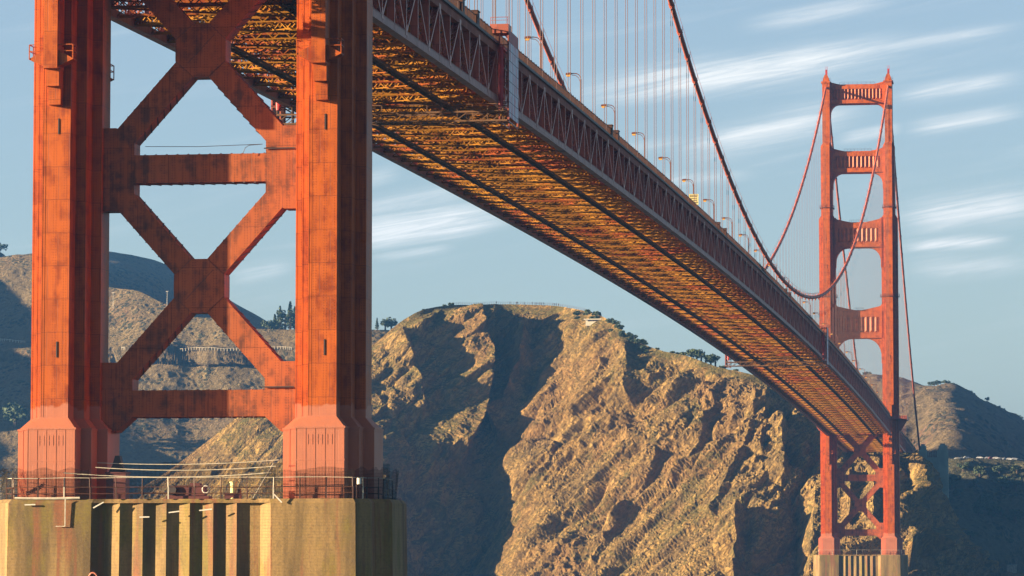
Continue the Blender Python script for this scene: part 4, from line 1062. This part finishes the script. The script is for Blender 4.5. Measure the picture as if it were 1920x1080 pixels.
# ------------------------------------------------------------------ vegetation
def leaf_cloud(cen, n, spread, size, seed):
    rng = np.random.RandomState(seed); V_ = []; F_ = []
    d = rng.normal(size=(n, 3)); d /= np.linalg.norm(d, axis=1)[:, None]
    P = cen(rng, n)
    for i in range(n):
        a = d[i]; u = np.cross(a, [0.3, .2, 1]); u /= np.linalg.norm(u); v = np.cross(a, u); s_ = size * rng.uniform(.6, 1.4)
        b0 = len(V_); V_ += [P[i] - u * s_ - v * s_ * .6, P[i] + u * s_ - v * s_ * .5, P[i] + u * s_ * .7 + v * s_, P[i] - u * s_ * .8 + v * s_ * .7]; F_.append((b0, b0 + 1, b0 + 2, b0 + 3))
    return V_, F_
def tree(x, y, z, h, w, kind, lab, name, cat, group, seed, material=None):
    t = empty(name, (x, y, z)); tag(t, lab, cat, group)
    tr = MB(); tr.tube([(0, 0, -1.5), (.1, 0, h * .45), (.05, .05, h * (.85 if kind == 'c' else .6))], [w * .07 + .12, w * .05 + .08, .06], 6)
    if kind != 'c':
        for k in range(4):
            an = k * 1.6 + seed; tr.tube([(0, 0, h * .3), (w * .3 * math.cos(an), w * .3 * math.sin(an), h * .65)], [.12, .05], 5)
    tr.build('trunk', TRUNK, t)
    if kind == 'c':
        def cen(r, n):
            f = r.uniform(.08, 1, n) ** .8; rad = w * .5 * (1.02 - f) * (.55 + .45 * np.abs(np.sin(f * 19 + r.uniform(0, .6, n)))) * np.sqrt(r.uniform(.2, 1, n)); an = r.uniform(0, 6.283, n)
            return np.stack([rad * np.cos(an), rad * np.sin(an), f * h], 1)
        V_, F_ = leaf_cloud(cen, 420, 0, max(.28, w * .055), seed)
    else:
        def cen(r, n):
            k = 9; C_ = np.stack([r.uniform(-.36, .36, k) * w, r.uniform(-.36, .36, k) * w, r.uniform(.42, .86, k) * h], 1); i = r.randint(0, k, n)
            q = r.normal(size=(n, 3)); q /= np.linalg.norm(q, axis=1)[:, None]; return C_[i] + q * (w * .2) * np.array([1, 1, .75]) * (r.uniform(.5, 1, n) ** .4)[:, None]
        V_, F_ = leaf_cloud(cen, 420, 0, max(.25, w * .05), seed)
    c = MB(); c.raw(V_, F_); me = bpy.data.meshes.new('crown'); me.from_pydata([tuple(v) for v in V_], [], F_); mesh_obj('crown', me, material or (LEAF if kind == 'c' else LEAF2), t)
    return t
def on2(x, dpy=0):
    i = int(np.argmin(abs(xa - x))); return crest2[i]
sd_ = 0
for i, (x, hp, w, k) in enumerate([(500, 18, 7, 'b'), (508, 30, 6, 'c'), (515, 34, 6, 'c'), (522, 44, 7, 'c'), (529, 42, 8, 'b'), (534, 50, 7, 'c'), (541, 52, 8, 'c'), (548, 44, 8, 'c'), (554, 40, 8, 'b'), (560, 44, 8, 'c'), (566, 38, 7, 'c')]):
    p = on2(x); hgt = hp * .37
    tree(p[0], p[1] + 6 + (i % 3) * 5, p[2] - .5, hgt, w * 1.35, k, '%s tree from the left in the ridge grove behind the brace, %s' % (ords[i], 'pointed' if k == 'c' else 'rounded'), 'conifer_tree' if k == 'c' else 'broad_tree', 'tree', 'grove on the left ridge', 30 + i, LEAF)
for i, (x, hp, w, k, lab) in enumerate([(706, 24, 4, 'c', 'slim conifer just right of the near tower on the skyline'), (722, 24, 8, 'b', 'leaning round tree beside the slim skyline conifer'), (733, 30, 9, 'b', 'broad tree at the left end of the cliff skyline')]):
    p = on2(x); tree(p[0], p[1], p[2] - .5, hp * .345, w, k, lab, 'skyline_tree', 'tree', None, 60 + i, LEAF)
p = at_y(-2, 484, 2960); tree(p[0], p[1], p[2], 13, 12, 'b', 'dark tree cut by the left picture edge on the hilltop', 'hilltop_tree', 'tree', None, 71, LEAF)
def surf(P, pxs, ycol, x, py):
    i = int(np.argmin(abs(pxs - x))); colm = P[:, i]; d = colm - _c[None]; dep = d @ _f; v = 540 - F * (d @ _u) / dep
    return colm[int(np.argmin(abs(v - py)))]
p = surf(P2, xa, c2, 34, 800); tree(p[0], p[1] - 4, p[2] - 2, 17, 19, 'b', 'lone round green tree on the shaded left slope beside the tower foot', 'lone_tree', 'tree', None, 73, LEAF)
for i, x in enumerate([1290, 1300, 1309, 1318, 1327, 1336]):
    p = crest_at(x); tree(p[0], p[1] + 16, p[2] - 1.0, 5.5 + 1.2 * (i % 3), 6.5, 'b', '%s round tree from the left in the clump on the crest below the deck' % ords[i], 'crest_tree', 'tree', 'trees on the crest under the deck', 80 + i, LEAF)
random.seed(5)
for i, x in enumerate(sorted(random.uniform(1085, 1215) for _ in range(34))):
    p = PH[random.choice([0, 1, 4, 9, 14, 20]), int(np.argmin(abs(px - x)))]; hh_ = random.uniform(1.4, 3.2)
    tree(p[0], p[1] + .5, p[2] - .4, hh_, hh_ * 1.5, 'b', '%s dark shrub down the right shoulder of the cliff from its flat top' % ords[i], 'shrub', 'shrub', 'shrubs on the cliff shoulder', 120 + i, LEAF)
for i, x in enumerate(sorted(random.choice([random.uniform(760, 860), random.uniform(1230, 1290), random.uniform(1340, 1380)]) for _ in range(22))):
    p = crest_at(x); hh_ = random.uniform(.8, 1.8)
    tree(p[0], p[1] + random.uniform(1, 8), p[2] - .3, hh_, hh_ * 1.6, 'b', '%s small olive bush from the left along the grassy cliff crest' % ords[i], 'bush', 'bush', 'bushes on the cliff edge', 160 + i, LEAF2)
i5 = lambda x: crest5[int(np.argmin(abs(xe - x)))]
for i, x in enumerate([1624, 1632, 1745, 1752, 1758, 1774, 1779, 1786, 1800, 1813, 1818, 1848, 1872, 1880, 1905, 1912]):
    p = i5(x); hh_ = [4.5, 3.5, 4, 5, 5.5, 6, 3, 5, 5, 3, 4.5, 4, 3.5, 3, 5, 4][i]
    tree(p[0], p[1], p[2] - .5, hh_, hh_ * 1.3, 'b', '%s small dark tree from the left on the skyline of the right hill' % ords[i], 'ridge_tree', 'tree', 'trees along the right hill', 200 + i, LEAF)
random.seed(9)
for i, x in enumerate(sorted(random.uniform(1770, 1918) for _ in range(26))):
    q = random.uniform(880, 1020); p = surf(P6, xg, c6, x, q); w = random.uniform(5, 11)
    tree(p[0], p[1] - 1, p[2] - 1, w * .8, w, 'b', '%s dark tree from the left on the shaded slope at lower right' % ords[i], 'slope_tree', 'tree', 'trees on the lower right slope', 240 + i, LEAF)

# ------------------------------------------------------------------ people and fence on the cliff top
def make_person():
    import bmesh
    J = {'pelvis': (0, 0, .95), 'chest': (0, 0, 1.32), 'neck': (0, 0, 1.5), 'head': (0, -.02, 1.66), 'top': (0, 0, 1.76), 'ls': (-.19, 0, 1.42), 'le': (-.26, .02, 1.15), 'lh': (-.27, -.08, .9), 'rs': (.19, 0, 1.42), 're': (.27, .02, 1.16), 'rh': (.22, -.14, .96),
         'lp': (-.1, 0, .9), 'lk': (-.12, -.03, .5), 'lf': (-.13, .02, .07), 'lt': (-.13, -.16, .04), 'rp': (.1, 0, .9), 'rk': (.13, -.02, .5), 'rf': (.14, .05, .07), 'rt': (.15, -.12, .04)}
    Rr = {'pelvis': .15, 'chest': .16, 'neck': .06, 'head': .1, 'top': .07, 'ls': .07, 'le': .05, 'lh': .04, 'rs': .07, 're': .05, 'rh': .04, 'lp': .1, 'lk': .07, 'lf': .05, 'lt': .04, 'rp': .1, 'rk': .07, 'rf': .05, 'rt': .04}
    Ed = [('pelvis', 'chest'), ('chest', 'neck'), ('neck', 'head'), ('head', 'top'), ('chest', 'ls'), ('ls', 'le'), ('le', 'lh'), ('chest', 'rs'), ('rs', 're'), ('re', 'rh'), ('pelvis', 'lp'), ('lp', 'lk'), ('lk', 'lf'), ('lf', 'lt'), ('pelvis', 'rp'), ('rp', 'rk'), ('rk', 'rf'), ('rf', 'rt')]
    ks = list(J); me = bpy.data.meshes.new('person'); me.from_pydata([J[k] for k in ks], [(ks.index(a), ks.index(b_)) for a, b_ in Ed], [])
    o = bpy.data.objects.new('person', me); col.objects.link(o)
    md = o.modifiers.new('skin', 'SKIN'); 
    if not me.skin_vertices: 
        bm = bmesh.new(); bm.from_mesh(me); bm.verts.layers.skin.verify(); bm.to_mesh(me); bm.free()
    for i, k in enumerate(ks): me.skin_vertices[0].data[i].radius = (Rr[k], Rr[k] * .8); me.skin_vertices[0].data[i].use_root = (k == 'pelvis')
    sb = o.modifiers.new('sub', 'SUBSURF'); sb.levels = 1; sb.render_levels = 1
    dg = bpy.context.evaluated_depsgraph_get(); m2 = bpy.data.meshes.new_from_object(o.evaluated_get(dg)); bpy.data.objects.remove(o)
    m2.name = 'person'; m2.materials.clear(); return m2
pm = make_person(); pmats = [BLACKC, simple('blue_clothes', (.05, .07, .14), .9), simple('brown_clothes', (.10, .06, .04), .9)]
ms_ = []
for m_ in pmats: q = pm.copy(); q.materials.append(m_); ms_.append(q)
plabs = {930: 'standing figure alone at the left end of the clifftop fence', 982: 'standing figure alone between two groups on the cliff top'}
for i, x in enumerate([930, 955.6, 967, 970, 982, 997.6, 1002.8, 1006.5, 1011, 1014.5, 1019, 1036.5, 1039.5, 1042.5, 1047]):
    p = crest_at(x); o = bpy.data.objects.new('person', ms_[i % 3]); col.objects.link(o); o.location = (p[0], p[1] + 1.5, p[2] - .05); o.rotation_euler = (0, 0, i * 1.3); o.scale = (1, 1, .95 + .04 * (i % 3))
    tag(o, '%s standing figure from the left on the cliff top' % ords[i], 'person', 'visitors on the cliff top')
root = empty('clifftop_fence', tuple(crest_at(850))); tag(root, 'thin post and wire fence along the top of the cliff', 'fence'); o0 = np.array(crest_at(850))
pp = []
for i in range(60):
    x = 850 + i * 4.2; p = np.array(crest_at(x)) + (0, .5, 0); pp.append(p - o0)
    b = MB(); b.bar((0, 0, 0), (0, 0, 1.35), .09, .09); b.build('post', RAILM, root, tuple(p - o0))
for z in (.65, 1.25):
    b = MB(); b.tube([(q[0], q[1], q[2] + z) for q in pp], .035, 4); b.build('rail', RAILM, root)
p = crest_at(1118); t = empty('concrete_bunker', (p[0] , p[1] - 5, p[2] - 4.5)); tag(t, 'low pale concrete lookout bunker below the cliff shoulder', 'bunker')
b = MB(); b.box(-4.5, 4.5, -2, 3, -2, 1.1); b.build('wall', ROPEW, t); b = MB(); b.box(-5.4, 5.4, -2.8, 3.6, 1.1, 1.6); b.build('roof', ROPEW, t); b = MB(); b.box(-3.4, 3.4, -2.06, -2.0, .3, .8); b.build('opening', DARK, t)
# lamp poles on the left hill
for x, ptop, pbot, lab in ((314, 545, 574, 'slim pale lamp pole on the left hill near the brace crossing'), (218, 550, 578, 'slim pale lamp pole on the left hill beside the left tower leg')):
    p = surf(P2, xa, c2, x, pbot); t = empty('lamp_pole', tuple(p)); tag(t, lab, 'lamp pole', 'lamp poles on the left hill')
    b = MB(); b.tube([(0, 0, -1), (0, 0, 10)], [.16, .1], 6); b.build('pole', WHITE, t); b = MB(); b.box(-.9, .9, -.2, .2, 10, 10.3); b.build('lamp_head', WHITE, t)
def barrier(xs, py, lab):
    pts = np.array([surf(P2, xa, c2, x, py(x)) for x in xs]); kk = np.pad(pts, ((4, 4), (0, 0)), 'edge'); pts = np.array([kk[i:i + 9].mean(0) for i in range(len(pts))]); pts[:, 2] += .4; o0 = pts[0]; root = empty('roadside_barrier', tuple(o0)); tag(root, lab, 'barrier', 'barriers along the hill roads')
    for q in pts: q = q - o0; b = MB(); b.bar((0, 0, -.9), (0, 0, 1.1), .3, .3); b.build('post', ROPEW, root, (q[0], q[1] - .5, q[2]))
    b = MB(); b.tube([(q[0] - o0[0], q[1] - o0[1] - .5, q[2] - o0[2] + .8) for q in pts], .11, 4); b.build('rail', ROPEW, root)
barrier(np.arange(318, 556, 5.5), lambda x: 659 - .01 * (x - 318), 'pale roadside barrier crossing the left slope behind the X braces')
barrier(np.arange(-6, 60, 5.5), lambda x: 638 + .1 * x, 'pale roadside barrier on the shaded slope left of the near tower')
barrier(np.arange(214, 250, 5.5), lambda x: 655 + .02 * x, 'short pale roadside barrier just right of the left tower leg')

# ------------------------------------------------------------------ parked cars and hut on the right
def make_car(m_):
    t = empty('parked_car')
    b = MB(); b.prism([(-2.2, .35), (2.2, .35), (2.25, .8), (1.3, .95), (.7, 1.45), (-1.2, 1.45), (-1.8, .98), (-2.25, .9)], -.85, 'y', .85); b.build('body', m_, t)
    g = MB(); g.prism([(-1.55, 1.0), (1.05, 1.0), (.62, 1.38), (-1.12, 1.38)], -.87, 'y', .87); g.build('window', DARK, t)
    for x in (-1.35, 1.35):
        for y in (-.8, .8): w = MB(); w.tube([(x, y - .12, .34), (x, y + .12, .34)], .34, 12); w.build('wheel', DARK, t)
    return t
cm = [simple('white_car_paint', (.75, .75, .75), .3), simple('grey_car_paint', (.2, .22, .24), .3), simple('red_car_paint', (.4, .04, .03), .3)]
clab = ['white car parked on the road shelf under the right hill', 'grey car parked on the road shelf under the right hill', 'red car parked on the road shelf under the right hill']
for i, x in enumerate([1795, 1806, 1812, 1836, 1853, 1860, 1868, 1879, 1886, 1893, 1902, 1911]):
    p = crest6[int(np.argmin(abs(xg - x)))]; k = [0, 1, 0, 0, 0, 2, 0, 1, 0, 0, 0, 1][i]
    t = make_car(cm[k]); t.location = (p[0], p[1] + 3, p[2] + .1); t.rotation_euler = (0, 0, .15 * (i % 3)); tag(t, ['white', 'grey', 'red'][k] + ' car, %s from the left in the row below the right hill' % ords[i], 'car', 'cars parked below the right hill')
g = MB(); v = []
for x in np.linspace(1700, 2030, 40): p = crest6[int(np.argmin(abs(xg - x)))]; v.append((p[0], p[1] + .2, p[2] + .12))
v2 = [(a, b_ + 9, c + .05) for a, b_, c in v]; n9 = len(v); g.raw(v + v2, [(i, i + 1, n9 + i + 1, n9 + i) for i in range(n9 - 1)]); tag(g.build('road', ASPH), kind='structure')
def rock(name, cen, rx, ry, rz, seed, m_, lab, cat, grp=None):
    n1, n2 = 40, 22; Pn = []
    for j in range(n2):
        for i in range(n1):
            a = 2 * math.pi * i / n1; e = math.pi / 2 * j / (n2 - 1); Pn.append((math.cos(a) * math.cos(e), math.sin(a) * math.cos(e), math.sin(e)))
    Pn = np.array(Pn); d = 1 + .35 * fbm(Pn * 1.7 + seed, 4, seed) + .12 * fbm(Pn * 6 + seed, 3, seed + 3, .6, True); Q = Pn * d[:, None] * np.array([rx, ry, rz])
    b = MB(); b.raw(Q, [(j * n1 + i, j * n1 + (i + 1) % n1, (j + 1) * n1 + (i + 1) % n1, (j + 1) * n1 + i) for j in range(n2 - 1) for i in range(n1)])
    o = b.build(name, m_, None, tuple(cen)); tag(o, lab, cat, grp); return o
p = at_y(1896, 1071, 1890); rock('shore_rock', (p[0], p[1] + 4, 1), 8.5, 8, 5.3, 3, ROCK, 'brown shore rock carrying the small hut at lower right', 'rock')
t = empty('harbour_hut', (p[0] + .3, p[1] + 2.5, 5.2)); tag(t, 'small pale boxy hut on the shore rock at lower right', 'hut')
b = MB(); b.box(-2.4, 2.4, -1.8, 1.8, 0, 4.0)
for i in range(7): b.box(-2.4 + i * .78, -2.3 + i * .78, -1.86, -1.8, .1, 3.9)
b.build('wall', simple('pale_boards', (.34, .33, .28), .8, 0, .3), t); b = MB(); b.box(-2.7, 2.7, -2.1, 2.1, 4.0, 4.25); b.build('roof', CONCF, t)
for i, (x, py, Yq, r_, lab) in enumerate([(1325, 1076, 1690, 4.5, 'dark wave-cut rock at the cliff foot left of the shadowed cove'), (1345, 1070, 1684, 5, 'pale streaked rock in the shadowed cove below the cliff'), (1290, 1078, 1700, 3, 'low dark rock at the right end of the beach'), (1725, 1066, 1672, 6, 'sunlit jagged rock beside the far pier'), (1512, 1072, 1672, 4, 'pale olive rock left of the far pier')]):
    p = at_y(x, py, Yq); rock('sea_rock', (p[0], p[1], 0), r_, r_, r_ * 1.1, 20 + i, ROCK, lab, 'rock')
